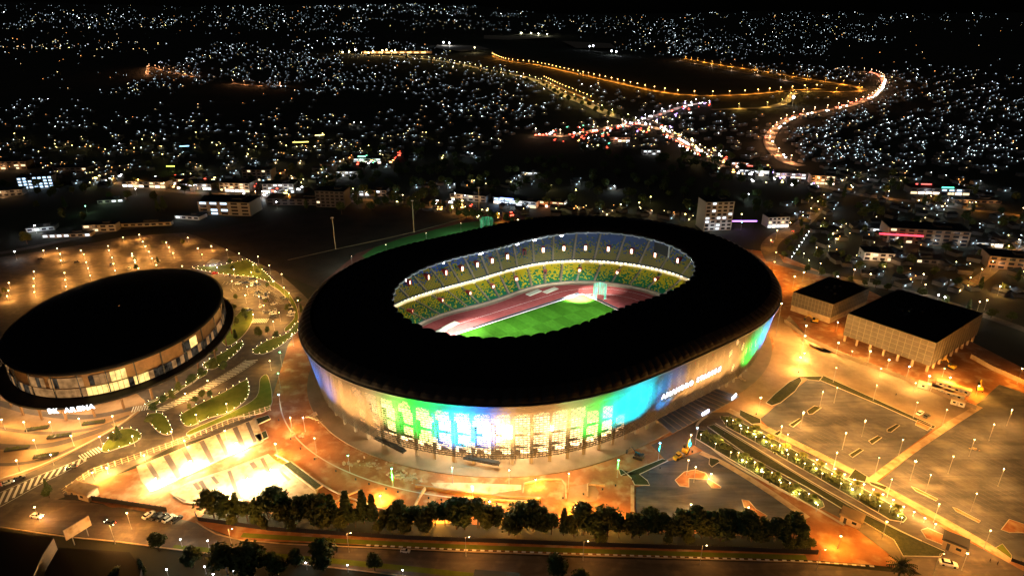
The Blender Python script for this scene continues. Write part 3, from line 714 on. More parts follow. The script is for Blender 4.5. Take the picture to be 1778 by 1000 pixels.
for rw, nm in zip(lotrows, names):
    for q in z1(rw): lamp(*q, 4.2, AMB, 5200, 'slim car park lamp behind the dark domed arena, '+nm, 'car park lamps behind the arena', br=.36)
for q in z1([(1295,112),(1365,132),(1472,150),(1538,200),(1608,250),(1650,358),(1700,400),(1740,440)]):
    lamp(*q, 7, AMB, 1500, 'lamp post on the curved lane beside the dark training ground', 'lamps along the curved lane')
for q in z1([(1240,212),(1335,222),(1323,290),(1465,290),(1410,322),(1478,378),(1563,290),(1620,327),(1505,428),(1445,480),(1040,205),(1445,197),(1435,240),(1595,470),(1540,745),(1185,858),(1270,345),(1400,370),(1560,520)]):
    lamp(*q, 6, YEL, 5500, 'warm lamp post in the small car park between arena and stadium', 'lamps of the small car park')
for x, y in [(8,200),(120,213),(253,213),(402,195),(573,183),(172,305),(362,283),(83,408),(258,380),(508,287),(873,262),(675,285),(1147,258),(1155,120),(1000,175),(945,67)]:
    lamp(x/2.94, 660+y/2.94, 5.5, YEL, 5600, 'warm lamp post on the striped plaza and lanes below the arena', 'lamps around the arena plaza', br=.34)
def r7(L): return [(1300+x/3.333, 440+y/3.333) for x, y in L]
def r8(L): return [(1300+x/3.333, 700+y/3.333) for x, y in L]
def r6(L): return [(900+x/3.333, 560+y/3.333) for x, y in L]
for q in r7([(507,662),(513,777),(742,763),(977,862),(317,918),(677,966),(1148,903),(430,800)])+r8([(319,52),(564,172),(893,210),(755,315),(512,285),(227,180),(192,133)]):
    lamp(*q, 9, AMB, 8200, 'tall thin lamp post in the nearer dusty car park right of the avenue', 'lamps of the nearer right car park', br=.2)
for q in r7([(705,565),(930,655),(813,615),(1047,708),(520,517)]): lamp(*q, 8, YEL, 8000, 'lamp post along the pale fence path before the box hall', 'lamps along the box hall path', br=.5)
for q in r8([(1525,38),(1421,122),(1307,210),(1185,308),(1054,415),(829,440),(1478,380),(1320,522),(1103,582),(1400,735)]):
    lamp(*q, 9, AMB, 9000, 'tall thin lamp post in the far right car park beyond the raised path', 'lamps of the far right car park', br=.2)
for i, q in enumerate(r8([(395,325),(447,350),(500,378),(555,410),(611,440),(667,467),(722,497),(777,525),(838,558),(897,597),(957,627),(1020,663),(1082,697)])):
    lamp(q[0], q[1], 2.2, YEL, 1300, 'low bright wall lamp in the row along the raised path', 'low lamps along the raised path', name='wall_lamp', br=.34)
av = r8([(35,340),(85,398),(134,400),(186,458),(238,462),(293,523),(348,523),(400,587)])+r6([(1057,648),(1142,700),(1230,750),(1275,752),(1320,806),(1370,808)])
for q in av: lamp(*q, 3.2, YEL, 260, 'short garden lamp in the left planting bed of the avenue', 'garden lamps in the left avenue bed', name='garden_lamp', br=.2, bulb='bulb')
av = r6([(1207,568),(1243,565),(1290,612),(1330,608),(1375,660),(1422,660),(1468,712),(1515,710)])+r8([(133,243),(180,243),(228,295),(277,296),(325,348),(375,352),(427,405),(482,408),(535,463),(590,467),(645,526),(704,530),(760,592),(823,595),(888,660)])
for q in av: lamp(*q, 3.2, YEL, 260, 'short garden lamp in the right planting bed of the avenue', 'garden lamps in the right avenue bed', name='garden_lamp', br=.2)
def r5(L): return [(500+x/3.334, 600+y/3.334) for x, y in L]
for q in r5([(12,415),(88,415),(153,535),(950,705),(1280,720)])+r6([(293,872),(985,795),(1027,835),(1000,650)])+[(504,725),(1026,915*.97),(700,880)]:
    lamp(*q, 8, AMB, 3200, 'slim lamp post standing on the red earth around the stadium', 'lamps on the red earth', br=.3)
for (u, v, c, b, nm) in ((r5([(347,635)])[0]+((.2,1,.4), 'bulbg', 'left of two green lamps on the red earth')), (r5([(600,710)])[0]+((.2,1,.4), 'bulbg', 'right of two green lamps before the blue facade')), (r6([(580,795)])[0]+((.2,1,.4), 'bulbg', 'green lamp at the corner of the new asphalt')),
                         (r6([(820,697)])[0]+((.3,.6,1), 'bulbb', 'blue white lamp left of the avenue head')), (r6([(1037,608)])[0]+((.4,.7,1), 'bulbb', 'blue white lamp at the avenue head')),
                         (z1([(1598,695)])[0]+((.3,1,.5), 'bulbg', 'green lamp on the lane left of the stadium, upper one')), (z1([(1588,815)])[0]+((.5,1,.5), 'bulbg', 'green lamp on the lane left of the stadium, lower one')), (z1([(1592,937)])[0]+((.3,.5,1), 'bulbb', 'blue lamp left of the stadium near the fence bend'))):
    lamp(u, v, 9, c, 900, nm, None, bulb=b, br=.4)
STR = [(185,812,3,YEL,14000,'low added lamp brightening the strip inside the arena fence, left'), (250,790,3,YEL,14000,'low added lamp brightening the strip inside the arena fence, middle'), (320,765,3,YEL,12000,'low added lamp brightening the strip inside the arena fence, right'), (850,870,4,ORG,16000,'work lamp above the low wall in the orange pit'), (1060,890,4,ORG,24000,'work lamp left of the new asphalt by the trees'), (560,870,5,ORG,7000,'work lamp near the crossing walls above the trees'),(660,860,3,ORG,26000,'strong orange floodlight mast on the red earth below the green facade'), (478,770,8,ORG,22000,'strong orange floodlight mast beside the striped terrace'),  # the low strip lamps are added, to light the ground there yellow
       (1400,565,12,YEL,30000,'brightest white mast by the box halls'), (1398,583,12,YEL,16000,'second bright mast below the brightest one'), (1390,620,9,YEL,34000,'bright mast on its round island right of the stadium'),
       (1321,690,8,YEL,16000,'bright mast on the curved bed right of the stadium'), (1397,565+48,4,YEL,12000,'low bright lamp beside the round island'), (1357,527,22,YEL,30000,'lamp peeking past the right edge of the stadium roof'),
       (507,580,8,WARM,9000,'white mast left of the stadium by the lawn'), (410,768,5,(1,.72,.36),52000,'added lamp brightening the right end of the striped terrace'), (330,800,5,(1,.72,.36),60000,'added lamp brightening the middle of the striped terrace'), (270,830,5,(1,.72,.36),40000,'added lamp brightening the left end of the striped terrace'),  # striped terrace lamps are added, to overexpose the pale slab
       (470,815,5,(1,.72,.36),52000,'added lamp brightening the right of the lower pale terrace'), (375,850,5,(1,.72,.36),50000,'added lamp brightening the left of the lower pale terrace'), (430,830,5,(1,.72,.36),50000,'added lamp brightening the middle of the lower pale terrace'), (160,820,5,YEL,14000,'work lamp on the fence of the arena road'),  # lower terrace lamps likewise added, only for the slab's brightness
       (930,832,4,ORG,9000,'small work lamp before the amber facade'), (820,845,5,ORG,12000,'small work lamp above the orange pit'), (1000,880,4,ORG,36000,'work lamp beside the narrow wall footing'), (900,890,4,ORG,38000,'work lamp in the orange pit behind the trees'), (760,890,4,ORG,22000,'work lamp at the left end of the orange pit'),
       (1650,655,6,ORG,18000,'work lamp on the orange yard beside the big box hall'), (1700,670,6,ORG,12000,'work lamp at the right of the orange yard'), (1455,560,6,ORG,4500,'work lamp between the two box halls'), (1380,480,9,ORG,20000,'orange lamp behind the small box hall'), (1345,455,9,ORG,12000,'orange lamp at the road junction behind the stadium'),
       (1200,875,6,YEL,7000,'work lamp on the new asphalt'), (1235,822,3,YEL,5000,'work lamp on the arrow shaped island'), (1300,880,3,YEL,3500,'work lamp on the narrow earth island'),
       (1540,905,8,ORG,12000,'orange lamp over the gate booth'), (1460,930,6,ORG,9000,'orange lamp by the turning circle'), (1680,960,8,AMB,7000,'lamp by the dark gatehouse'),
       (60,880,7,AMB,9000,'lamp over the junction at the lower left'), (220,890,8,AMB,8000,'lamp over the wide road at the lower left'), (1775,640,9,ORG,9000,'orange lamp at the right picture edge'), (1590,800,10,AMB,15000,'lamp mast on the raised path between the two right car parks')]
for i, (u, v, h, c, e, lb) in enumerate(STR):
    lamp(u, v, h, c, e, lb, None, name='flood_mast', br=.36 if e < 15000 else .5, cat='floodlight')
for i in range(8):
    u = 190+i*206; v = 930+ (u/1778)*62
    lamp(u, v-26, 9, AMB, 6500 if u < 500 else (3400 if u < 1000 else 1800), 'street lamp on the verge of the main road below the trees', 'street lamps of the main road', name='street_lamp', br=.2, arm=1.4)
# kerb lights round the lawn beds
kl = MB(); kl.tube((0, 0, 0), (0, 0, .5), .1, .1, 6); klm = kl.mesh('post', M['dark']); kb = MB(); kb.octa((0, 0, .6), .13)
M['kerbglow'] = emi('kerb_glow', (1, .78, .45), 36, True); kbm = kb.mesh('bulb', M['kerbglow'])
nk = 0
for P, k in BEDS:
    if not k: continue
    for p, a in along(P, 4.2, True):
        if nk > 285: break
        nk += 1; t = thing('bollard_light', 'tiny bollard light on the kerb of a lawn bed near the arena', 'bollard light', (p.x, p.y, .3), 0, 'bollard lights round the lawn beds')
        put(klm, 'post', t); put(kbm, 'bulb', t)
# ================================================================== ARENA
ac = Vector((-224, 335, 0)); AA, AB, AR = 70.2, 53.6, R(-76.5)
ar = thing('arena', 'dark domed oval arena with brown walls, lit glass band and white lettering', 'arena', ac)
def el(a, k=1, z=0, A=None, off=(0, 0)):
    A_, B_, r_ = A or (AA, AB, AR); x = A_*k*math.cos(a); y = B_*k*math.sin(a)
    return (x*math.cos(r_)-y*math.sin(r_)+off[0], x*math.sin(r_)+y*math.cos(r_)+off[1], z)
def ering(k, z, n=160, **kw): return [el(2*PI*i/n, k, z, **kw) for i in range(n)]
CA = (72.8, 55.6, R(-84)); CO = (3, -4.5)
mb = MB(); grid(mb, [ering(1, 21.2), ering(1.005, 22), ering(.97, 22.6), ering(.8, 24.2), ering(.5, 25.6), ering(.2, 26.2), ering(.01, 26.3)]); mb.build('roof', M['roofblack'], ar, smooth=True)
wallb = pbr('brown_cladding', (.14,.08,.038), .7, (.20,.115,.055), .4)
mb = MB(); grid(mb, [ering(.955, 8), ering(.985, 21.3)]); mb.build('wall', wallb, ar)
mb = MB(); grid(mb, [ering(.95, 8.2), ering(1, 8.6, A=CA, off=CO), ering(1.005, 7.9, A=CA, off=CO), ering(.99, 7.2, A=CA, off=CO), ering(.84, 7.0)]); mb.build('canopy_ring', M['roofblack'], ar, smooth=False)
mb = MB(); grid(mb, [ering(.83, 0), ering(.83, 8)]); mb.build('ground_floor_wall', pbr('orange_wall', (.42,.22,.10), .8), ar)
rnd = random.Random(9)
GL = [lit_mat('arena_glass_bright', (1,.66,.20), 1.3, .65), lit_mat('arena_glass_mid', (1,.50,.18), .32, .5), lit_mat('arena_glass_dim', (.55,.42,.28), .09, .1)]
NPAN = 150
def adir(a): return math.atan2(el(a+.01, 1)[1]-el(a-.01, 1)[1], el(a+.01, 1)[0]-el(a-.01, 1)[0])
for i in range(NPAN):
    a = 2*PI*(i+.5)/NPAN; c = el(a, .985, 11.3); wx, wy = ac.x+c[0], ac.y+c[1]
    if Vector((c[0], c[1])).dot(Vector((-wx, -wy))) < -900: continue
    u, v = proj(wx, wy, 11); wd = math.dist(el(a-PI/NPAN, .985), el(a+PI/NPAN, .985))
    g_ = 0 if 150 < u < 262 and rnd.random() < .85 else (1 if 60 < u < 150 or rnd.random() < .25 else 2)
    m = MB(); m.box((0, 0, 0), (wd*.90, .3, 4.4)); m.build('glass_panel', GL[g_], ar, loc=(c[0], c[1], 11.2), rz=adir(a))
    if 165 < u < 222 or 318 < u < 345 or (60 < u < 165 and rnd.random() < .8):
        m = MB(); m.box((0, 0, 0), (wd*.92, .3, 5.2)); c2 = el(a, .993, 17); m.build('glass_panel', GL[0 if (196 < u < 222 or u > 312) else 1] if rnd.random() < .75 else GL[2], ar, loc=(c2[0], c2[1], 17.1), rz=adir(a))
for i in range(0, 84, 3):
    a = 2*PI*i/84; m = MB(); m.box((0, 0, 4), (1.0, .7, 8)); c = el(a, .965, 0, CA, CO); m.build('column', wallb, ar, loc=c, rz=adir(a))
    m = MB(); m.box((0, 0, 15), (.5, .5, 13)); c = el(a, .992, 0); m.build('mullion', M['dark'], ar, loc=c, rz=adir(a))
for i in range(0, 84, 3):
    a = 2*PI*(i+1.5)/84; c = el(a, .9, 6.4, CA, CO); wx, wy = ac.x+c[0], ac.y+c[1]; u, v = proj(wx, wy, 6)
    m = MB(); m.box((0, 0, 0), (1.2, 1.2, .2)); m.build('ceiling_lamp', M['bulb'], ar, loc=c)
    light('POINT', ar, (c[0], c[1], c[2]-.5), 2600 if 0 < u < 260 else 900, (1, .66, .34), .4)
# sign letters standing on the canopy edge
def ang_at(u, v, z, K=1, A=None, off=(0, 0)):
    return min((math.hypot(proj(ac.x+el(2*PI*i/720, K, z, A, off)[0], ac.y+el(2*PI*i/720, K, z, A, off)[1], z)[0]-u, 1.0*(proj(ac.x+el(2*PI*i/720, K, z, A, off)[0], ac.y+el(2*PI*i/720, K, z, A, off)[1], z)[1]-v)), 2*PI*i/720) for i in range(720))[1]
M['sign2'] = emi('sign_white_bright', (.95,.97,1), 4)
b0 = ang_at(88, 698, 8, 1, CA, CO); b1 = ang_at(157, 692, 8, 1, CA, CO)
if b1-b0 > PI: b1 -= 2*PI
if b0-b1 > PI: b0 -= 2*PI
for i, ch in enumerate('BK ARENA'):
    if ch == ' ': continue
    me = letters(ch, 3.4, .2); me.materials.clear(); me.materials.append(M['sign2']); a = b0+(b1-b0)*i/7
    c = el(a, 1.012, 6.6, CA, CO); q0 = el(a-.02, 1, 0, CA, CO); q1 = el(a+.02, 1, 0, CA, CO); d_ = Vector((q1[0]-q0[0], q1[1]-q0[1]))
    if d_.x < 0: d_ = -d_
    o = put(me, 'sign_letter', ar, c); o.rotation_euler = (PI/2, 0, math.atan2(d_.y, d_.x))
light('POINT', ar, (el((b0+b1)/2, 1.08, 7, CA, CO)), 900, (.9,.95,1), .8)
# plaza before the arena
sheet('plaza', [(-120,690),(0,672),(20,690),(60,706),(120,706),(220,682),(245,690),(252,706),(210,738),(150,772),(70,812),(0,835),(-120,850)], 'paving', .07, smooth=3)
for P, w_ in (([(-60,690),(0,700),(60,716),(150,724),(235,708)], 4), ([(-60,735),(0,744),(80,752),(160,744),(225,722)], 2.4), ([(-60,770),(20,776),(90,772),(160,752),(195,738)], 4), ([(-60,805),(20,806),(80,796),(130,776)], 2.2)):
    lane('plaza_band', P, w_, 'darkpave', .1)
lane('kerb', [(-30,842),(0,832),(70,808),(150,770),(210,736),(250,706),(330,668),(352,645)], .8, 'kerb', .1, z1=.3)
for i, (u, v, lb) in enumerate(((163,735,'nearest the arena lettering'), (65,745,'upper left of the plaza'), (103,758,'in the middle of the plaza'), (30,780,'at the left edge of the plaza'), (80,792,'lowest on the plaza'))):
    p = at(u, v); t = thing('planter', 'long dark planter box with low plants '+lb, 'planter', (p.x, p.y, .1), R(15))
    m = MB(); m.box((0, 0, .4), (9.5, 2.2, .8)); m.build('box', M['dark'], t); m = MB()
    for q in range(60): m.ball((random.uniform(-4.5, 4.5), random.uniform(-.9, .9), .9), random.uniform(.15, .35), n=5, k=3)
    m.build('plants', M['leaf2'], t)
# zebra hatching on lanes
def hatch(P, step, taper, ang, wl=.9):
    m = MB(); P = [at(*q) for q in smooth_pts(P, 6, False)]; L = along(P, step)
    for i, (p, a) in enumerate(L):
        w_ = taper(i/len(L)); m.box((p.x, p.y, .125), (wl, w_, .006), a+ang)
    tag(m.build('road_marking', M['white']), kind='structure')
    m = MB()
    for s_ in (-1, 1):
        m2 = [(p.x-math.sin(a)*s_*taper(i/len(L))/2, p.y+math.cos(a)*s_*taper(i/len(L))/2) for i, (p, a) in enumerate(L)]
        strip(m, m2, .25, .1275, .128)
    tag(m.build('road_marking', M['white']), kind='structure')
hatch([(278,712),(340,683),(400,650),(440,624)], 2.0, lambda t: 4.5+2.5*t, R(35))
hatch([(-10,872),(30,852),(70,832),(110,815),(158,792)], 2.6, lambda t: 10-7*t, R(-35), 1.0)
def zebra(u, v, n, rz, w_=4, d=1.1):
    p = at(u, v); m = MB()
    for i in range(n): o = (i-n/2)*d; m.box((p.x+o*math.cos(rz), p.y+o*math.sin(rz), .125), (.6, w_, .006), rz)
    tag(m.build('zebra_crossing', M['white']), kind='structure')
zebra(452, 557, 10, .05, 6); zebra(250, 708, 9, .3, 5); zebra(160, 786, 8, .9, 5)
m = MB()
for arc in ([(392,478),(420,480),(445,492),(470,508),(488,530)], [(402,505),(430,500),(455,510),(470,530),(476,548)], [(388,492),(410,492),(430,494)]):
    for p, a in along([at(*q) for q in smooth_pts(arc, 6, False)], 2.6): m.box((p.x, p.y, .07), (.14, 5, .006), a)
tag(m.build('parking_marking', M['white']), kind='structure')
m = MB()
for rows_ in (((1372,752),(1440,706)), ((1412,775),(1500,716)), ((1455,800),(1560,728)), ((1560,850),(1690,752)), ((1612,878),(1750,772)), ((1665,905),(1790,808)), ((1718,935),(1800,868))):
    for p, a in along([at(*rows_[0]), at(*rows_[1])], 2.7): m.box((p.x, p.y, .225), (.10, 9.5, .006), a)
tag(m.build('parking_marking', pbr('worn_paint', (.19,.18,.17), .9)), kind='structure')
# ================================================================== BOX HALLS
clad = pbr('tan_mesh_cladding', (.10,.085,.065), .7, (.13,.11,.085), .3); cladr = pbr('cladding_rib', (.19,.16,.12), .7)
def hall(C, zb, zt, nx, nz, label, base):
    c0 = Vector((sum(p[0] for p in C)/4, sum(p[1] for p in C)/4)); h = thing('hall', label, 'hall', (c0.x, c0.y, 0))
    L = [(p[0]-c0.x, p[1]-c0.y) for p in C]; m = MB(); m.prism(L, zb, zt); m.build('wall', clad, h)
    m = MB(); m.prism([(x*1.004, y*1.004) for x, y in L], zt, zt+.35); m.build('roof', M['roofblack'], h)
    m = MB()
    for i in range(4):
        a = Vector(L[i]); b = Vector(L[(i+1) % 4]); d = b-a; rz = math.atan2(d.y, d.x); nn = max(2, round(d.length/nx))
        for k in range(nn+1): p = a+d*k/nn; m.box((p.x, p.y, (zb+zt)/2), (.28, .28, zt-zb), rz)
        for k in range(nz+1): p = (a+b)/2; m.box((p.x, p.y, zb+.15+(zt-zb-.3)*k/nz), (d.length, .24, .2), rz)
    m.build('cladding_rib', cladr, h)
    if base == 'columns':
        for i in range(4):
            a = Vector(L[i]); b = Vector(L[(i+1) % 4]); d = b-a; nn = round(d.length/7.6)
            for k in range(nn): p = a+d*(k+.05)/nn; p *= .97; m = MB(); m.box((0, 0, zb/2), (1.1, 1.1, zb)); m.build('column', M['paleconc'], h, loc=(p.x, p.y, 0), rz=math.atan2(d.y, d.x))
        m = MB(); m.prism([(x*.72, y*.72) for x, y in L], 0, zb); m.build('ground_floor_wall', M['concrete'], h)
    else:
        m = MB(); m.prism([(x*.995, y*.995) for x, y in L], 0, zb); m.build('plinth', M['paleconc'], h)
    m = MB()
    for k in range(6): m.box((random.uniform(-8, 8), random.uniform(-8, 8), zt+.8), (1.6, 1.2, .9), .6)
    m.build('roof_vent', M['dark'], h)
hall([(217.9,411),(235,391),(199.5,365.5),(182.7,385)], 4, 13.2, 2.2, 3, 'smaller windowless box hall with black flat roof right of the stadium', 'plinth')
hall([(245.4,377.7),(275.2,341.8),(225.7,305.0),(196.5,341.8)], 4.2, 18.2, 3.6, 5, 'larger box hall on columns with black flat roof and ribbed tan cladding', 'columns')
for (du, dv, e) in ((1530,640,2200), (1590,665,2200), (1480,610,1800), (1640,640,2600)):
    lamp(du, dv, 5, YEL, e*2.2, 'small lamp on the ground beside the columns of the larger box hall', 'lamps beside the box hall', br=.25)
# fences
def fence(P, h, label, step=2.5, mat='concrete', panel=True, z=.1):
    P = [at(*q) for q in P]; c0 = P[0]; f = thing('fence', label, 'fence', (c0.x, c0.y, 0))
    m = MB(); Q = [(p.x-c0.x, p.y-c0.y) for p in P]
    if panel: strip(m, Q, .16, z, h, 0)
    else:
        for zz_ in (.5, h*.55, h-.1): strip(m, Q, .12, zz_, zz_+.12)
    m.build('panel' if panel else 'rail', M[mat], f); m = MB()
    for p, a in along(Q, step): m.box((p.x, p.y, h/2+.1), (.3, .3, h+.3), a)
    m.build('posts', M[mat], f)
fence([(470,712),(440,722),(400,735),(325,765),(300,775),(160,823),(110,858)], 2.6, 'pale see-through fence between the arena lane and the red earth', panel=False, mat='paleconc')
fence([(115,866),(160,868),(240,880),(290,888)], 2.2, 'dark boundary wall of the red earth at the lower left', mat='dark')
fence([(340,895),(345,904),(470,921),(700,936),(1000,947),(1300,957),(1420,962)], 2.0, 'long low dark wall below the row of trees', mat='dark')
fence([(1362,560),(1400,590),(1470,622),(1560,656),(1640,690),(1694,712)], 2.4, 'pale fence running before the two box halls', mat='concrete')
fence([(1685,622),(1720,642),(1778,668)], 2.6, 'white hoarding wall at the right edge of the orange yard', mat='paleconc')
fence([(1756,974),(1800,990)], 1.5, 'low kerb wall at the lower right corner', mat='dark')
# striped terraces and earthworks
def terr(P, mat, z): raised('terrace_slab', P, mat, .05, z, kerb=.5, kerbmat='paleconc')
terr([(238,812),(445,728),(456,759),(458,766),(262,856),(246,836)], 'paleconc', .6)
m = MB()
for k, (t0, t1) in enumerate(((.07,.11), (.22,.27), (.37,.41), (.52,.56), (.66,.69), (.80,.84), (.91,.94))):
    a0, a1 = at(238+(445-238)*t0, 812-(84)*t0), at(238+207*t1, 812-84*t1); b0_, b1_ = at(265+193*t0, 853-91*t0), at(265+193*t1, 853-91*t1)
    m.add([(*a0[:2], .62), (*b0_[:2], .62), (*b1_[:2], .62), (*a1[:2], .62)], [(0,1,2,3)])
tag(m.build('terrace_stripe', M['darkpave']), kind='structure')
terr([(296,857),(330,838),(400,815),(466,790),(476,800),(520,828),(552,852),(540,872),(430,870),(365,880),(318,873)], 'paleconc', .6)
m = MB()
for (a, b, c, d) in (((433,806),(441,803),(448,812),(440,816)), ((335,842),(341,839),(350,850),(343,853)), ((366,830),(372,828),(382,840),(376,842)), ((485,822),(490,820),(506,834),(501,837)), ((300,866),(304,862),(325,871),(320,874)), ((345,838),(352,835),(372,868),(365,871)), ((395,820),(401,818),(420,868),(412,869)), ((452,798),(458,796),(490,856),(482,860))):
    m.add([(*at(*q)[:2], .62) for q in (a, b, c, d)], [(0,1,2,3)])
tag(m.build('terrace_stripe', M['darkpave']), kind='structure')
raised('planting_bed', [(492,809),(505,803),(560,845),(548,853)], 'hedge', .1, .9, kerb=.7, kerbmat='paleconc')
raised('planting_bed', [(443,729),(446,739),(470,728),(466,722)], 'hedge', .1, .6); raised('planting_bed', [(442,757),(462,749),(466,760),(450,768)], 'hedge', .1, .6)
lane('retaining_wall', [(721,846),(736,848),(800,857),(880,866),(940,868)], .7, 'concrete', .1, z1=1.6)
lane('retaining_wall', [(738,850),(728,866),(718,886)], .7, 'paleconc', .1, z1=1.4)
lane('retaining_wall', [(800,866),(860,869),(928,873)], .8, 'paleconc', .1, z1=.9)
lane('retaining_wall', [(908,858),(910,841),(940,834),(975,834),(982,842),(983,868)], .6, 'paleconc', .1, z1=.9, n=1)
lane('retaining_wall', [(1020,864),(1020,842),(1050,844)], .6, 'paleconc', .1, z1=.9, n=1)
lane('retaining_wall', [(1098,844),(1098,890)], 1.4, 'paleconc', .1, z1=.6, n=1)
lane('retaining_wall', [(570,880),(600,862),(625,852)], .7, 'paleconc', .1, z1=.8, n=1)
lane('retaining_wall', [(478,790),(500,802),(560,842),(590,858),(640,876),(700,895)], .6, 'kerb', .1, z1=.5, n=4)
sheet('pale_yard', [(748,838),(800,838),(905,842),(905,850),(840,860),(760,850)], 'paleconc', .17)
sheet('pale_yard', [(990,845),(1030,838),(1040,855),(1035,870),(1000,875),(985,870)], 'paving', .18)
for (P) in ([(170,860),(210,840),(235,850),(225,875),(190,880)], [(620,770),(660,790),(640,800),(600,785)], [(1090,700),(1130,690),(1200,680),(1260,680),(1280,690),(1180,730),(1120,745)]):
    sheet('earth_patch', P, 'darkpave' if P[0][0] > 1000 else 'earth', .135, smooth=5)
m_rub = pbr('rubble_stone', (.40,.30,.20), .9)
for (u, v, n, sp_, lb) in ((515,755,14,4,'rubble heap on the red earth left of the facade'), (548,725,30,5,'rubble heap against the left foot of the stadium'), (640,806,26,7,'long pile of pale stones along the ring road'), (605,807,10,3,'small rubble pile by a green lamp'), (712,830,40,8,'large pile of broken slabs at the end of the ring road'), (690,828,24,6,'pale sand bags left of the broken slabs'), (549,795,6,2,'little heap beside the ring road'), (1290,660,10,4,'small rubble heap at the right foot of the facade'), (1316,585,8,3,'plants and rubble by the terrace edge'), (1360,790,3,1.5,'few stones on the car park'), (1690,780,6,2,'rubble bits on the far right car park')):
    p = at(u, v); rr_ = random.Random(u); m = MB()
    for i in range(n):
        x, y = rr_.gauss(0, sp_*.45), rr_.gauss(0, sp_*.2); s = rr_.uniform(.3, 1.0)
        m.box((x, y, s*.4), (s*rr_.uniform(.8, 2), s*rr_.uniform(.6, 1.4), s*.8), rr_.random()*3, M=Matrix.Rotation(rr_.uniform(-.2, .2), 4, 'X'))
    tag(m.build('rubble_heap', m_rub, loc=(p.x, p.y, .1), rz=-.45), lb, 'rubble')
# ================================================================== TREES
def crown_mesh(seed, r, h, n, conical=False, leaf=.42, mat='leaf'):
    rr = random.Random(seed); m = MB(); lumps = []
    for k in range(16 if conical else 9):
        z = (k+.5)/16*.95 if conical else rr.uniform(.12, .92); w_ = (1-z*.85 if conical else math.sin(PI*min(1, .18+z*.8)))*.75
        a = rr.random()*2*PI; d = rr.uniform(.1, .75)*w_*r*(.35 if conical else 1)
        lumps.append((d*math.cos(a), d*math.sin(a), z*h, rr.uniform(.25, .5)*r if not conical else r*(.62-.5*z)))
    lumps.append((0, 0, h*.5, r*(.35 if conical else .6)))
    for k in range(n):
        lx, ly, lz, lr = lumps[rr.randrange(len(lumps))]
        v = Vector((rr.gauss(0, 1), rr.gauss(0, 1), rr.gauss(0, 1))).normalized()*lr*rr.choice([rr.uniform(.5, 1.05), rr.uniform(.8, 1.35)])
        p = Vector((lx, ly, lz))+Vector((v.x, v.y, v.z*.8)); s = leaf*rr.uniform(.6, 1.5)
        t1 = Vector((rr.gauss(0, 1), rr.gauss(0, 1), rr.gauss(0, .6))).normalized()*s; t2 = v.cross(t1).normalized()*s*.7
        m.add([p-t1, p-t2, p+t1, p+t2], [(0,1,2,3)])
    return m.mesh('crown', M[mat])
def trunk_mesh(seed, h, r=.22):
    rr = random.Random(seed); m = MB(); m.tube((0, 0, -.2), (rr.uniform(-.2, .2), rr.uniform(-.2, .2), h*.55), r, r*.6)
    for k in range(5):
        a = rr.random()*6.28; m.tube((0, 0, h*(.28+.06*k)), (math.cos(a)*h*.22, math.sin(a)*h*.22, h*(.55+.07*k)), r*.45, r*.15, 5)
    return m.mesh('trunk', M['bark'])
TV = []
for s_ in range(6):
    con = s_ in (4,); TV.append((crown_mesh(s_, 3.7 if not con else 2.4, 6.8 if not con else 8.5, 2200, con, .36, 'leaf' if s_ % 2 == 0 else 'leaf2'), trunk_mesh(s_, 8)))
def tree(u, v, h, label, group=None, k=None, name='tree', loc=None):
    p = loc if loc is not None else at(u, v); k = random.randrange(6) if k is None else k
    t = thing(name, label, 'tree', (p.x, p.y, 0), random.random()*6.28, group); s = h/9.0
    a = put(TV[k][0], 'crown', t, (0, 0, 2.4)); b = put(TV[k][1], 'trunk', t); wx_ = random.uniform(.95, 1.35); t.scale = (s*wx_, s*wx_*random.uniform(.9, 1.1), s)
    return t
rt = random.Random(5); u = 372
i = 0
while u < 1400:
    f_ = (u-372)/1028; v0 = 904+42*f_
    hh = rt.choice([8.5, 9.5, 11, 10, 12, 10.5, 13.5])*(1.08 if u < 560 else 1)
    if not (1005 < u < 1012):
        tree(u, v0+rt.uniform(-9, 6), hh, 'dark leafy tree in the long row between the red earth and the main road', 'row of trees along the main road', k=rt.choice([0,1,2,3,5,5,4,4,2,0]))
    if rt.random() < .22: tree(u+10, v0+rt.uniform(3, 12), 5.5, 'low bushy tree under the long row beside the main road', 'low trees under the row', k=rt.choice([1, 3, 5]))
    u += rt.uniform(13, 23)
for (u, v, h, k, lb) in ((277,957,7.5,0,'round dark tree at the road edge right of the sign hoarding'), (336,985,8.5,2,'dark round tree in the dark yard below the parked cars'), (395,995,13,1,'large dark tree, left of the big group at the bottom'), (440,1000,13.5,3,'largest dark tree of the bottom left group'), (480,1000,10,5,'dark tree at the right of the bottom left group'),
      (514,985,7,0,'small dark round tree beside the wide dark one'), (563,990,12.5,2,'wide dark round tree overlapping the main road'), (651,990,8,1,'solitary dark tree in front of the main road'), (966,1012,11.5,0,'dark tree at the bottom middle under the road'), (1010,1018,7,5,'small dark tree at the bottom edge right of the middle'), (250,1002,7,4,'small dark tree at the bottom left yard'), (205,1010,6,5,'low dark tree at the bottom edge, left')):
    tree(u, v, h, lb, None, k)
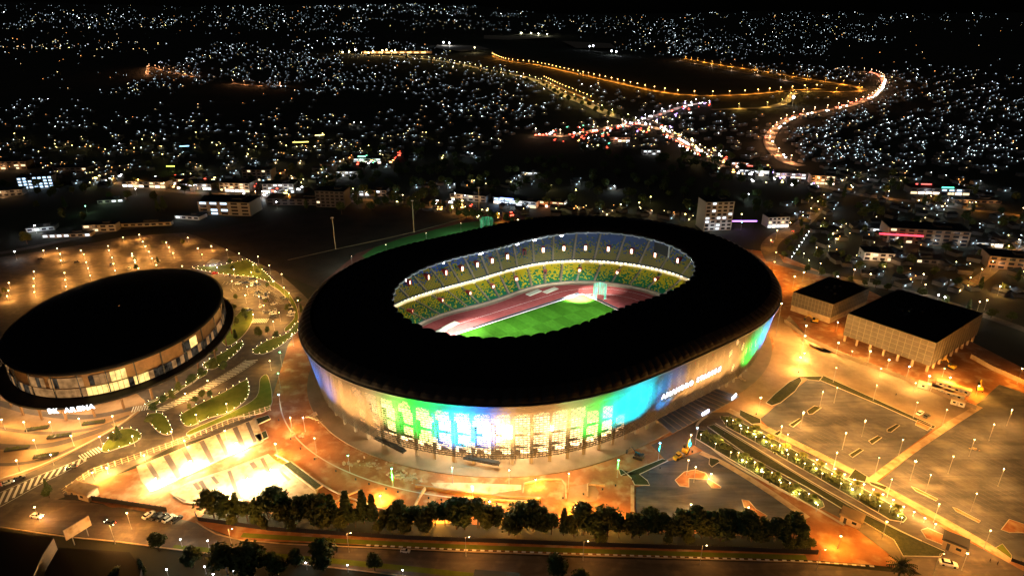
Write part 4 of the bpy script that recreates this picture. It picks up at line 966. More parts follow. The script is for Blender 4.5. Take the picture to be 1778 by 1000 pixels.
AT = [(427,556,8),(408,566,7),(396,532,5.5),(404,545,7),(382,575,6),(410,590,6),(450,585,6.5),(465,580,5),(480,588,4.5),(372,642,7),(390,645,6),(352,658,6),(335,668,6),(312,680,5.5),(300,695,6),(285,702,5),(268,716,5),(262,735,4.5),(208,764,6.5),(198,768,5),(340,700,4),(352,692,5),(365,690,4),(330,712,4),
      (86,864,5.5),(82,848,4.5),(454,470,5),(448,478,4.5),(400,460,5),(404,470,4),(238,470,5),(275,458,5),(285,425,4),(235,455,4),(318,425,5),(500,540,5),(518,530,6),(524,545,6),(465,500,4),(410,520,4),(462,527,3),(10,510,5),(0,520,5),(372,618,6),(380,598,6)]
for (u, v, h) in AT: tree(u, v, h, 'small leafy tree on the lawns and lanes round the dark domed arena', 'trees round the arena')
ET = [(1372,440,7),(1366,428,7),(1378,420,7),(1390,412,7),(1400,404,7),(1360,450,6),(1385,446,6),(1400,475,7),(1425,480,7),(1450,485,6.5),(1475,492,6),(1500,498,6),(1520,500,7),(1540,506,6),(1600,516,7),(1640,528,7),(1680,540,7),(1720,552,7),(1755,560,7),(1470,462,9),(1490,470,8),(1460,450,8),(1530,470,8),(1560,480,8),(1580,460,9),(1620,480,8),(1660,500,8),(1700,505,9),(1740,510,8),(1765,490,9),(1420,450,8),(1440,420,8),(1410,425,8),(1390,395,8),(1430,400,9),(1460,395,8),(1500,405,8),(1560,430,8),(1640,440,8),(1700,450,8),(1750,440,8)]
for (u, v, h) in ET: tree(u, v, h, 'dark tree in the gardens behind the two box halls', 'trees behind the box halls')
rt = random.Random(21)
WOOD = []
for k in range(230):
    u = rt.uniform(560, 1340); v = rt.uniform(262, 372)
    if v > 330 and 640 < u < 1180 and rt.random() < .5: continue
    WOOD.append((at(u, v), rt.uniform(9, 14)))
wm = MB(); rw_ = random.Random(8)
for p, h in WOOD:
    wm.tube((p.x, p.y, 0), (p.x, p.y, h*.5), .3, .15, 4, 1)
    for k in range(230):
        d_ = Vector((rw_.gauss(0, 1), rw_.gauss(0, 1), rw_.gauss(0, .8))).normalized()*rw_.uniform(.6, 1); c = Vector((p.x+d_.x*h*.4, p.y+d_.y*h*.4, h*.62+d_.z*h*.36)); q1 = Vector((rw_.gauss(0, 1), rw_.gauss(0, 1), rw_.gauss(0, 1))).normalized()*rw_.uniform(.5, 1.1); q2 = d_.cross(q1).normalized()*.7
        wm.add([c-q1, c-q2, c+q1, c+q2], [(0,1,2,3)])
tag(wm.build('dark_wood', [M['leaf'], M['bark']]), 'unlit dark wood and gardens beyond the stadium', 'wood', kind='stuff')
for k in range(42):
    u = rt.uniform(0, 560); v = rt.uniform(285, 430)
    if v > 395-(u/560)*30 and u > 60: v -= 60
    tree(u, v, rt.uniform(8, 12), 'dark tree among the buildings beyond the arena', 'trees among the left buildings')
for k in range(36):
    u = rt.uniform(1340, 1778); v = rt.uniform(300, 400)
    tree(u, v, rt.uniform(8, 12), 'dark tree among the streets at the right beyond the stadium', 'trees among the right streets')
for k in range(26):
    u = 640+k*14+rt.uniform(-4, 4); tree(u, 346+(k*14)*.19+rt.uniform(-6, 3), rt.uniform(7, 10), 'dark street tree along the lit road behind the training ground', 'street trees behind the training ground')
# palms in the avenue beds, each lit from its foot
fr = MB(); rp = random.Random(3)
for k in range(14):
    a = 2*PI*k/14; L = rp.uniform(1.3, 1.8); pts = [(math.cos(a)*L*t, math.sin(a)*L*t, 1.5+.9*math.sin(t*2.4)) for t in (0, .33, .66, 1)]
    for p, q, w0, w1 in zip(pts, pts[1:], (.1, .3, .22), (.3, .22, .03)):
        nn = Vector((-math.sin(a), math.cos(a), 0)); p = Vector(p); q = Vector(q); fr.add([p-nn*w0, q-nn*w1, q+nn*w1, p+nn*w0], [(0,1,2,3)])
M['palm'] = pbr('palm_frond', (.20,.22,.04), .7); frm = fr.mesh('crown', M['palm']); tk = MB(); tk.tube((0, 0, 0), (0, 0, 1.7), .16, .1); tkm = tk.mesh('trunk', M['bark'])
up = bpy.data.lights.new('uplight', 'POINT'); up.energy = 1100; up.color = (1, .78, .2); up.shadow_soft_size = .2
ul = MB(); ul.box((.9, 0, .1), (.35, .35, .25)); M['upl'] = emi('uplight_glow', (1, .85, .4), 22); ulm = ul.mesh('uplight', M['upl'])
def palm(u, v, s, lb, grp, lit=True):
    p = at(u, v, .4); t = thing('palm_tree', lb, 'palm', (p.x, p.y, .4), u*1.3, grp); t.scale = (s, s, s)
    put(frm, 'crown', t); put(tkm, 'trunk', t)
    if lit:
        put(ulm, 'uplight', t)
        for dx in (1.2, -1.2):
            o = bpy.data.objects.new('uplight', up); COL.objects.link(o); o.parent = t; o.location = (dx, .6, .55)
for q in r8([(42,172),(120,228),(212,280),(308,332),(410,384),(513,442),(620,502),(735,568),(850,635)])+r6([(1270,600),(1350,645)]): palm(*q, 1.5, 'small uplit palm in the right planting bed of the avenue', 'palms in the right avenue bed')
for q in r8([(62,385),(160,440),(268,508),(370,572)])+r6([(1150,690),(1310,795),(1400,855)]): palm(*q, 1.3, 'small uplit palm in the left planting bed of the avenue', 'palms in the left avenue bed')
p = at(1556, 1012); t = thing('palm_tree', 'large dark palm crown at the bottom right below the road', 'palm', (p.x, p.y, 0)); fr = MB()
for k in range(30):
    a = 2*PI*k*.618; L = rp.uniform(3.6, 5.2); up_ = rp.uniform(-.2, 1.3); P_ = [Vector((math.cos(a)*L*q, math.sin(a)*L*q, 8+up_*L*q*.7-L*q*q*(.35+.3*up_))) for q in [i/8 for i in range(9)]]
    for i in range(8):
        d_ = (P_[i+1]-P_[i]).normalized(); nn = d_.cross(Vector((0, 0, 1))).normalized()
        for sd_ in (-1, 1):
            tip = P_[i]+nn*sd_*(.95-.08*i)+d_*.5+Vector((0, 0, -.35)); fr.add([P_[i], P_[i+1], tip], [(0,1,2)])
fr.build('crown', M['leaf'], t); tk = MB(); tk.tube((0, 0, 0), (0, 0, 8), .3, .2, 8); tk.build('trunk', M['bark'], t)
sheet('tree_verge', [(362,885),(480,893),(700,906),(1000,918),(1300,930),(1402,936),(1410,958),(1000,944),(700,933),(470,918),(345,901)], 'ground', .19)
# low shrubs in beds
shm = MB()
for q in range(26): shm.ball((random.gauss(0, .5), random.gauss(0, .5), random.uniform(.1, .5)), random.uniform(.15, .32), n=5, k=3)
shm = shm.mesh('shrub', M['leaf2']); nS = 0
for L_, grp in ((((1222,755),(1420,878)), 'shrubs in the left avenue bed'), (((1262,732),(1560,898)), 'shrubs in the right avenue bed')):
    a_, b_ = at(*L_[0]), at(*L_[1])
    for k in range(16):
        p = a_+(b_-a_)*(k+random.random()*.6)/16; o = put(shm, 'shrub', None, (p.x+random.uniform(-1.5, 1.5), p.y+random.uniform(-1.5, 1.5), .42), random.random()*6); o.scale = [random.uniform(1.2, 2.4)]*3
        tag(o, 'low round shrub, one of many, in the '+grp.split('in the ')[1], 'shrub', grp)
# ================================================================== VEHICLES
glass = pbr('car_glass', (.015,.02,.025), .1, spec=.6); tyre = pbr('tyre', (.02,.02,.02), .9)
hl = emi('headlight_glow', (1,.95,.85), 30); tl = emi('tail_glow', (1,.05,.02), 14)
CM = {}
def car_meshes(col):
    if col in CM: return CM[col]
    paint = pbr('car_paint', col, .3, spec=.5); m = MB()
    def loft(sec, mi=0):
        n = len(sec[0]); vs = [p for s_ in sec for p in s_]; fs = [tuple(range(n)), tuple(range(len(vs)-1, len(vs)-n-1, -1))]
        for j in range(len(sec)-1):
            for i in range(n): fs.append((j*n+i, (j+1)*n+i, (j+1)*n+(i+1) % n, j*n+(i+1) % n))
        m.add(vs, fs, mi)
    def sec(x, hw, z0, z1): return [(x, -hw, z0), (x, hw, z0), (x, hw, z0+(z1-z0)*.6), (x, hw*.9, z1), (x, -hw*.9, z1), (x, -hw, z0+(z1-z0)*.6)]
    loft([sec(-2.2, .78, .35, .80), sec(-2.05, .88, .25, .95), sec(-.9, .9, .22, 1.0), sec(1.0, .9, .22, .98), sec(1.9, .86, .25, .82), sec(2.2, .72, .35, .66)])
    body = m.mesh('body', paint); m = MB(); loft([sec(-1.75, .7, .93, 1.0), sec(-1.25, .72, .95, 1.42), sec(.15, .72, .95, 1.45), sec(1.0, .68, .93, 1.0)]); cab = m.mesh('window', glass)
    m = MB(); m.box((-.55, 0, 1.46), (1.5, 1.2, .05)); rf = m.mesh('roof_panel', paint)
    m = MB(); m.tube((0, -.1, 0), (0, .1, 0), .33, .33, 10); wh = m.mesh('wheel', tyre); m = MB(); m.box((0, 0, 0), (.08, .35, .16)); h_ = m.mesh('headlight', hl); t_ = MB().box((0, 0, 0), (.08, .35, .16)).mesh('tail_light', tl)
    hd = MB().box((0, 0, 0), (.08, .35, .16)).mesh('headlight', M['steel'])
    CM[col] = (body, cab, rf, wh, h_, t_, hd); return CM[col]
def car(u, v, rz, col, label, group=None, on=0, s=1.0, loc=None, beam=0):
    b, c, rf, wh, h_, t_, hd = car_meshes(col); p = loc if loc is not None else at(u, v); t = thing('car', label, 'car', (p.x, p.y, .22), rz, group); t.scale = (s, s, s)
    put(b, 'body', t); put(c, 'window', t); put(rf, 'roof_panel', t)
    for x in (-1.35, 1.35):
        for y in (-.82, .82): put(wh, 'wheel', t, (x, y, .33))
    for y in (-.55, .55):
        put(h_ if on else hd, 'headlight', t, (2.16, y, .62)); put(t_ if on else hd, 'tail_light', t, (-2.18, y, .72))
    if beam: light('SPOT', t, (2.4, 0, .8), beam, (1, .9, .75), .2, target=(12, 0, 0), size=70)
    return t
W_ = (.7,.7,.7); K_ = (.03,.03,.035); S_ = (.35,.36,.38); R_ = (.35,.03,.03); Bl = (.04,.06,.15)
for i, (u, v, c) in enumerate(((259,896,W_),(272,898,K_),(283,900,K_),(293,902,S_),(307,904,K_))):
    car(u, v, R(62), c, ('white', 'black', 'dark', 'silver', 'dark grey')[i]+' car in the row parked by the earth wall, number %d from the left'.replace('number %d', ('first', 'second', 'third', 'fourth', 'last')[i]), 'cars parked by the wall', s=1.1)
car(65, 898, R(-12), W_, 'white car driving on the main road at the lower left', on=1, beam=900, s=1.1)
car(192, 909, R(160), K_, 'dark car with red tail lights on the main road', on=1)
car(125, 813, R(205), K_, 'dark car with red tail lights beside the hatched lane', on=1); car(34, 832, R(40), K_, 'dark car waiting at the left picture edge by the plaza', on=0); car(14, 840, R(40), S_, 'silver car at the left picture edge behind the dark one', on=1)
for i, (u, v, c) in enumerate(((474,546,W_),(474,551,K_),(470,543,S_),(503,535,W_),(506,539,K_),(507,544,W_),(505,549,S_),(501,531,K_),(492,519,K_),(497,521,K_),(463,523,K_),(448,509,K_),(374,476,R_))):
    car(u, v, R(10 if u < 490 else -10), c, 'parked car in the curved car park between arena and stadium' if i < 12 else 'red car parked behind the right end of the arena roof', 'cars in the curved car park' if i < 12 else None, s=1.05)
rk = random.Random(31)
for i in range(30):
    u0, v0 = rk.choice([(398+rk.random()*60, 478+rk.random()*18), (430+rk.random()*50, 505+rk.random()*40), (60+rk.random()*240, 448+rk.random()*22)])
    car(u0, v0, R(rk.choice([20, 25, -70])), rk.choice([W_, K_, S_, Bl]), 'lone parked car on the lamp lit car parks round the arena', 'scattered parked cars round the arena')
car(1597, 719, R(35), W_, 'white car alone with a dark one in the concrete yard', s=1.15); car(1608, 724, R(35), K_, 'dark car beside the white one in the concrete yard', s=1.1)
car(380, 963*.99, R(-5), W_, 'white van shaped car on the verge road', s=1); car(704, 958, R(-8), W_, 'white car alone in the middle of the main road', s=.8)
car(1646, 981, R(-20), W_, 'dark pickup with white bonnet near the gatehouse', s=1.3)
car(1341, 421, R(60), S_, 'car with headlights on the road behind the stadium', on=1, beam=300); car(1377, 402, R(60), S_, 'distant car with headlights on the road behind the stadium', on=1)
yel = pbr('machine_yellow', (.55,.32,.02), .5)
def roller(u, v, rz, lb):
    p = at(u, v); t = thing('road_roller', lb, 'roller', (p.x, p.y, .2), rz)
    m = MB(); m.box((-1.2, 0, 1.2), (3.4, 1.7, 1.1)); m.box((1.5, 0, 1.0), (1.4, 1.3, .7)); m.box((-2.6, 0, 1.0), (.8, 1.5, .9)); m.build('body', yel, t)
    m = MB(); m.box((-.3, 0, 2.3), (1.5, 1.5, 1.2)); m.build('cab', glass, t); m = MB(); m.box((-.3, 0, 3.0), (1.8, 1.8, .15)); m.build('cab_roof', yel, t)
    m = MB(); m.tube((2.6, -1, .8), (2.6, 1, .8), .8, .8, 14); m.build('drum', M['steel'], t)
    for y in (-.9, .9): m = MB(); m.tube((-1.8, y-.2, .75), (-1.8, y+.2, .75), .75, .75, 12); m.build('wheel', tyre, t)
    return t
def excavator(u, v, rz, lb, col=None):
    p = at(u, v); t = thing('excavator', lb, 'excavator', (p.x, p.y, .2), rz); col = col or yel
    m = MB(); m.box((-.6, 0, 1.6), (3.2, 2.4, 1.1)); m.box((-1.8, 0, 1.9), (1, 2.3, 1.4)); m.build('body', col, t)
    m = MB(); m.box((.5, .7, 2.6), (1.5, 1.0, 1.6)); m.build('cab', glass, t)
    for y in (-1.1, 1.1):
        m = MB(); m.box((0, y, .5), (3.6, .6, .8)); m.tube((-1.8, y-.3, .5), (-1.8, y+.3, .5), .4, .4, 10); m.tube((1.8, y-.3, .5), (1.8, y+.3, .5), .4, .4, 10); m.build('track', tyre, t)
    m = MB(); m.tube((.8, -.3, 2), (3.4, -.3, 4.6), .32, .25); m.tube((3.4, -.3, 4.6), (5.4, -.3, 2.2), .25, .18); m.build('boom', col, t)
    m = MB(); m.prism([(5.0, -.9), (6.0, -.9), (5.8, .3), (5.0, .3)], .6, 1.9); m.build('bucket', M['dark'], t)
    return t
roller(1178, 796, R(38), 'yellow road roller with blue cab on the edge of the new asphalt')
excavator(1190, 785, R(60), 'yellow excavator behind the roller beside the avenue head'); excavator(1108, 796, R(150), 'dark excavator with tan bucket on the dark earth left of the roller', K_ and M['dark'])
excavator(1413, 560, R(160), 'yellow excavator parked before the smaller box hall'); excavator(1650, 640, R(120), 'yellow excavator at the corner of the larger box hall'); excavator(1700, 678, R(60), 'yellow excavator in the orange yard at the right')
# site cabins
cabm = pbr('cabin_white', (.55,.52,.45), .6)
for i, (u, v, L, lb) in enumerate(((1612,676,10,'white site cabin, farthest left of the cabin row'), (1635,683,10,'white site cabin left of the middle of the row'), (1655,690,9,'white site cabin in the middle of the row by the path'), (1640,672,8,'white site cabin standing behind the middle one'), (1668,682,8,'white site cabin at the right of the row behind the path'), (1662,703,6,'large white round backed container nearest the path'))):
    p = at(u, v); t = thing('site_cabin', lb, 'cabin', (p.x, p.y, .2), R(-38)); m = MB(); m.box((0, 0, 1.4), (L, 3, 2.6)); m.build('body', cabm, t); m = MB(); m.box((0, 0, 2.85), (L+.3, 3.3, .25)); m.build('roof', M['paleconc'], t)
    for q in (-.25, .25): m = MB(); m.box((L*q, -1.53, 1.6), (1.2, .08, .9)); m.build('window', glass, t)
    m = MB(); m.box((0, -1.53, 1.15), (.9, .08, 2)); m.build('door', M['steel'], t)
def booth(u, v, rz, W, D, H, lb, roofm='paleconc', wall='paleconc', name='booth'):
    p = at(u, v); t = thing(name, lb, name, (p.x, p.y, .15), rz); m = MB(); m.box((0, 0, H/2), (W, D, H)); m.build('wall', M[wall], t)
    m = MB(); m.box((0, 0, H+.15), (W+1.2, D+1.2, .3)); m.build('roof', M[roofm], t)
    m = MB(); m.box((0, 0, H+.42), (W+.2, D+.2, .24)); m.build('roof_slab', M[roofm], t)
    m = MB(); m.box((W*.2, -D/2-.03, H*.55), (1.6, .1, 1.1)); m.build('window', glass, t); m = MB(); m.box((-W*.25, -D/2-.03, H*.4), (1.0, .1, H*.75)); m.build('door', M['dark'], t)
booth(146, 860, R(-18), 11, 5, 3.4, 'flat roofed guard booth at the corner of the red earth, lower left'); booth(1477, 906, R(-38), 7, 5, 3.4, 'small white gate booth where the avenue meets the main road', 'concrete'); booth(1655, 952, R(-38), 7, 5, 4, 'dark gatehouse with tiled roof on the right avenue lane', 'dark', 'concrete', 'gatehouse')
def person(u, v, rz, lb):
    me = bpy.data.meshes.new('person'); J = [((0,0,.95),.15),((0,0,1.2),.15),((0,0,1.42),.13),((0,0,1.54),.06),((0,.02,1.66),.10),((0,.02,1.76),.06),
         ((.1,0,.85),.09),((.13,.12,.48),.065),((.13,.05,.08),.045),((.13,.2,.05),.04),((-.1,0,.85),.09),((-.12,-.05,.48),.065),((-.12,-.22,.12),.045),((-.12,-.08,.05),.04),
         ((.2,0,1.4),.06),((.27,-.05,1.12),.045),((.27,.08,.88),.035),((-.2,0,1.4),.06),((-.27,.05,1.12),.045),((-.26,.2,.92),.035)]
    me.from_pydata([j[0] for j in J], [(0,1),(1,2),(2,3),(3,4),(4,5),(0,6),(6,7),(7,8),(8,9),(0,10),(10,11),(11,12),(12,13),(2,14),(14,15),(15,16),(2,17),(17,18),(18,19)], [])
    me.materials.append(pbr('dark_clothes', (.04,.035,.04), .8)); p = at(u, v); o = put(me, 'person', None, (p.x, p.y, .22), rz)
    sk = o.modifiers.new('skin', 'SKIN'); o.modifiers.new('sub', 'SUBSURF').levels = 1
    for i, d_ in enumerate(me.skin_vertices[0].data): d_.radius = (J[i][1], J[i][1]); d_.use_root = (i == 0)
    tag(o, lb, 'person')
person(1718, 976, 1.0, 'person in dark clothes walking near the gatehouse, left of two'); person(1731, 981, .6, 'person in dark clothes walking near the gatehouse, right of two'); person(1555, 688, 2, 'person alone in the middle of the concrete yard'); person(545, 862, 2, 'person standing at the right end of the lower pale terrace'); person(1672, 966, .2, 'person beside the small pickup at the gatehouse')
# white tent, hoarding, banners
p = at(372, 460); t = thing('tent', 'white lit tent on the lawn behind the arena', 'tent', (p.x, p.y, .3)); m = MB(); m.add([(-4,-3,2.2),(4,-3,2.2),(4,3,2.2),(-4,3,2.2),(0,0,4.6)], [(0,1,4),(1,2,4),(2,3,4),(3,0,4)]); m.build('canopy', M['white'], t)
for x in (-4, 4):
    for y in (-3, 3): m = MB(); m.tube((x, y, 0), (x, y, 2.2), .07); m.build('pole', M['steel'], t)
light('POINT', t, (0, -2, 1.8), 2600, (.95, 1, .95), .4)
p = at(142, 938); t = thing('billboard', 'tilted pale billboard standing by the main road at the lower left', 'billboard', (p.x, p.y, .1), R(60)); m = MB(); m.box((0, 0, 6), (9, .4, 4.5)); m.build('board', M['paleconc'], t)
for x in (-2.5, 2.5): m = MB(); m.tube((x, 0, 0), (x, 0, 4), .16); m.build('pole', M['steel'], t)
m_dk = pbr('dark_roof_tin', (.02,.02,.02), .8)
for (u, v, W, D, H, rz, lb) in ((860,1030,14,9,6,-.1,'dark gabled roof at the bottom edge left of the middle tree'), ):
    p = at(u, v); t = thing('house', lb, 'house', (p.x, p.y, 0), rz); m = MB(); m.box((0, 0, H*.4), (W, D, H*.8)); m.build('wall', M['darkpave'], t)
    m = MB(); x, y = W/2+.6, D/2+.6; m.add([(-x,-y,H*.8),(x,-y,H*.8),(x,y,H*.8),(-x,y,H*.8),(-x,0,H),(x,0,H)], [(0,1,5,4),(2,3,4,5),(0,4,3),(1,2,5),(3,2,1,0)]); m.build('roof', m_dk, t)
for P_, zt_, lb in (([(-90,915),(0,921),(93,933),(74,962),(52,1010),(-90,1060)], 6, 'large dark flat roofed hall at the lower left corner'), ([(102,950),(225,958),(245,985),(235,1040),(70,1050),(82,985)], 5, 'dark flat roofed hall right of the corner hall')):
    Q_ = [at(u, v, zt_) for u, v in P_]; c0 = Q_[0]; t = thing('warehouse', lb, 'warehouse', (c0.x, c0.y, 0)); L_ = [(q.x-c0.x, q.y-c0.y) for q in Q_][::-1]
    m = MB(); m.prism(L_, 0, zt_-.3); m.build('wall', M['darkpave'], t); m = MB(); m.prism(L_, zt_-.3, zt_); m.build('roof', M['roofblack'], t)
for (u, v) in ((289,988),(355,983),(404,990),(370,996),(531,976),(603,980),(699,989),(861,995),(313,936),(360,938)):
    lamp(u, v, 3.5, WHITE, 110, 'small white yard light in the dark yards along the bottom edge', 'white yard lights at the bottom', name='yard_light', bulb='bulbw', br=.3)
lane('kerb', [(0,915),(110,931),(210,941),(330,957),(600,988),(900,1024)], .5, 'paleconc', .14, z1=.3, n=3)
lane('kerb', [(340,906),(420,938),(700,953),(1000,964),(1400,976),(1500,982)], .5, 'paleconc', .14, z1=.3, n=3)
m = MB()
for p, a in along([at(*q) for q in ((640,947),(800,955),(1000,962),(1400,975),(1520,984))], 3.0): m.box((p.x, p.y, .34), (1.5, .62, .12), a)
tag(m.build('kerb_marking', M['white']), kind='structure')
lane('grass_verge', [(300,950),(600,976),(900,1008),(1100,1030)], 2.4, 'grass', .16, n=3); lane('grass_verge', [(420,929),(700,945),(1000,956),(1400,968)], 2.2, 'grass', .19, n=3)

# ================================================================== TRAINING GROUND beyond the left side of the stadium
tgm = pbr('training_dark', (.03,.022,.018), .95, (.05,.035,.03), .05)
sheet('training_ground', [(330,405),(520,372),(640,355),(860,375),(1000,400),(900,440),(700,500),(560,505),(500,480)], tgm, .06)
sheet('training_track', [(560,490),(620,440),(700,412),(830,372),(900,372),(960,395),(700,470)], pbr('training_track_red', (.10,.03,.025), .9), .1)
sheet('training_pitch', [(628,446),(650,430),(700,413),(800,388),(845,383),(870,392),(750,440),(640,450)], pbr('training_grass', (.02,.10,.02), .9, (.03,.14,.03), .05), .14)
lane('kerb', [(500,452),(583,433),(720,403),(830,372)], .8, 'concrete', .12, z1=.3, n=3)
for (u, v, vt, lb) in ((583,433,379,'tall grey floodlight mast, left one on the dark training ground'), (719,404,349,'tall grey floodlight mast in the middle of the training ground edge'), (832,372,327,'tall floodlight mast at the right end of the training ground')):
    p = at(u, v); H_ = 5
    while proj(p.x, p.y, H_)[1] > vt: H_ += .5
    t = thing('floodlight_mast', lb, 'mast', (p.x, p.y, .1)); m = MB(); m.tube((0, 0, 0), (0, 0, H_), .42, .26, 8); m.build('pole', M['paleconc'], t); m = MB(); m.box((0, 0, H_), (2.2, .8, .8)); m.build('lamp_bracket', M['steel'], t)
for (u, v) in ((800, 388), (740, 405), (670, 425), (610, 445)): lamp(u, v, 12, (.8, 1, .75), 9000, 'thin lamp pole added to brighten the green training pitch', 'added lamps beside the training pitch', br=.12, name='training_lamp')  # lamps with tiny bulbs, added so the pitch shows green
p = at(845, 396); cg = thing('discus_cage', 'dim green netting cage at the end of the training pitch behind the stadium', 'cage', (p.x, p.y, .2))
nb = MB()
for i in range(7):
    a = R(-60)+R(300)*i/6; q = (6*math.cos(a), 6*math.sin(a)); m = MB(); m.tube((*q, 0), (*q, 9), .09); m.build('post', M['steel'], cg)
    if i: nb.add([(*q0, .3), (*q, .3), (*q, 8.9), (*q0, 8.9)], [(0,1,2,3)])
    q0 = q
nb.build('net', M['net'], cg)
light('POINT', cg, (0, -9, 6), 2600, (.5, 1, .6), .5)
# ================================================================== NEAR CITY
wl = [pbr('plaster_pale', (.26,.235,.20), .8), pbr('plaster_tan', (.22,.15,.10), .8), pbr('plaster_dark', (.10,.09,.09), .8), pbr('plaster_white', (.40,.40,.40), .7)]
win = {'w': emi('window_white', (.85,.93,1), 1.5), 'y': emi('window_warm', (1,.75,.42), 1.5), 'b': emi('window_blue', (.5,.75,1), 2.2), 'd': pbr('window_dark', (.02,.02,.025), .2), 'g': emi('shopfront_glow', (1,.80,.62), 3.0)}
def block(u, v, W, D, fl, rz, wall, wc, lit, lb, cols=6, glow=None, fh=3.3, shop=False, name='building', bars=True):
    p = at(u, v); t = thing(name, lb, 'building', (p.x, p.y, 0), rz); H_ = fl*fh
    m = MB(); m.box((0, 0, H_/2), (W, D, H_)); m.build('wall', wl[wall], t)
    m = MB(); m.box((0, 0, H_+.2), (W+.8, D+.8, .4)); m.box((W*.2, 0, H_+1.2), (W*.2, D*.4, 1.8)); m.build('roof', m_dk, t)
    rr = random.Random(int(u*7+v)); w_ = W/cols; A = MB().box((0, 0, 0), (w_*.62, .12, fh*.55))
    me_l = A.mesh('window', win[wc]); A = MB().box((0, 0, 0), (w_*.62, .12, fh*.55)); me_d = A.mesh('window', win['d'])
    A = MB().box((0, 0, 0), (.12, D/max(2, round(D/w_))*.55, fh*.5)); me_s = A.mesh('window', win['d'])
    for f in range(fl):
        for c in range(cols):
            if shop and f == 0: continue
            put(me_l if rr.random() < lit else me_d, 'window', t, (-W/2+(c+.5)*w_, -D/2-.06, (f+.52)*fh))
        m = MB(); m.box((0, -D/2-.25, (f+1)*fh-.2), (W, .5, .25)); m.build('ledge', wl[wall], t)
    if shop:
        for c in range(cols): m = MB(); m.box((0, 0, 0), (w_*.85, .12, fh*.7)); m.build('shopfront', win[rr.choice(['g','g','y','d','w'])], t, loc=(-W/2+(c+.5)*w_, -D/2-.07, fh*.42))
    if glow: light('POINT', t, (-W*.22, -D/2-4, 4), glow[1]*.4, glow[0], 1); light('POINT', t, (W*.3, -D/2-5, 5), glow[1]*.25, glow[0], 1)
    return t
O_ = (1, .55, .25); WW = (.9, .95, 1)
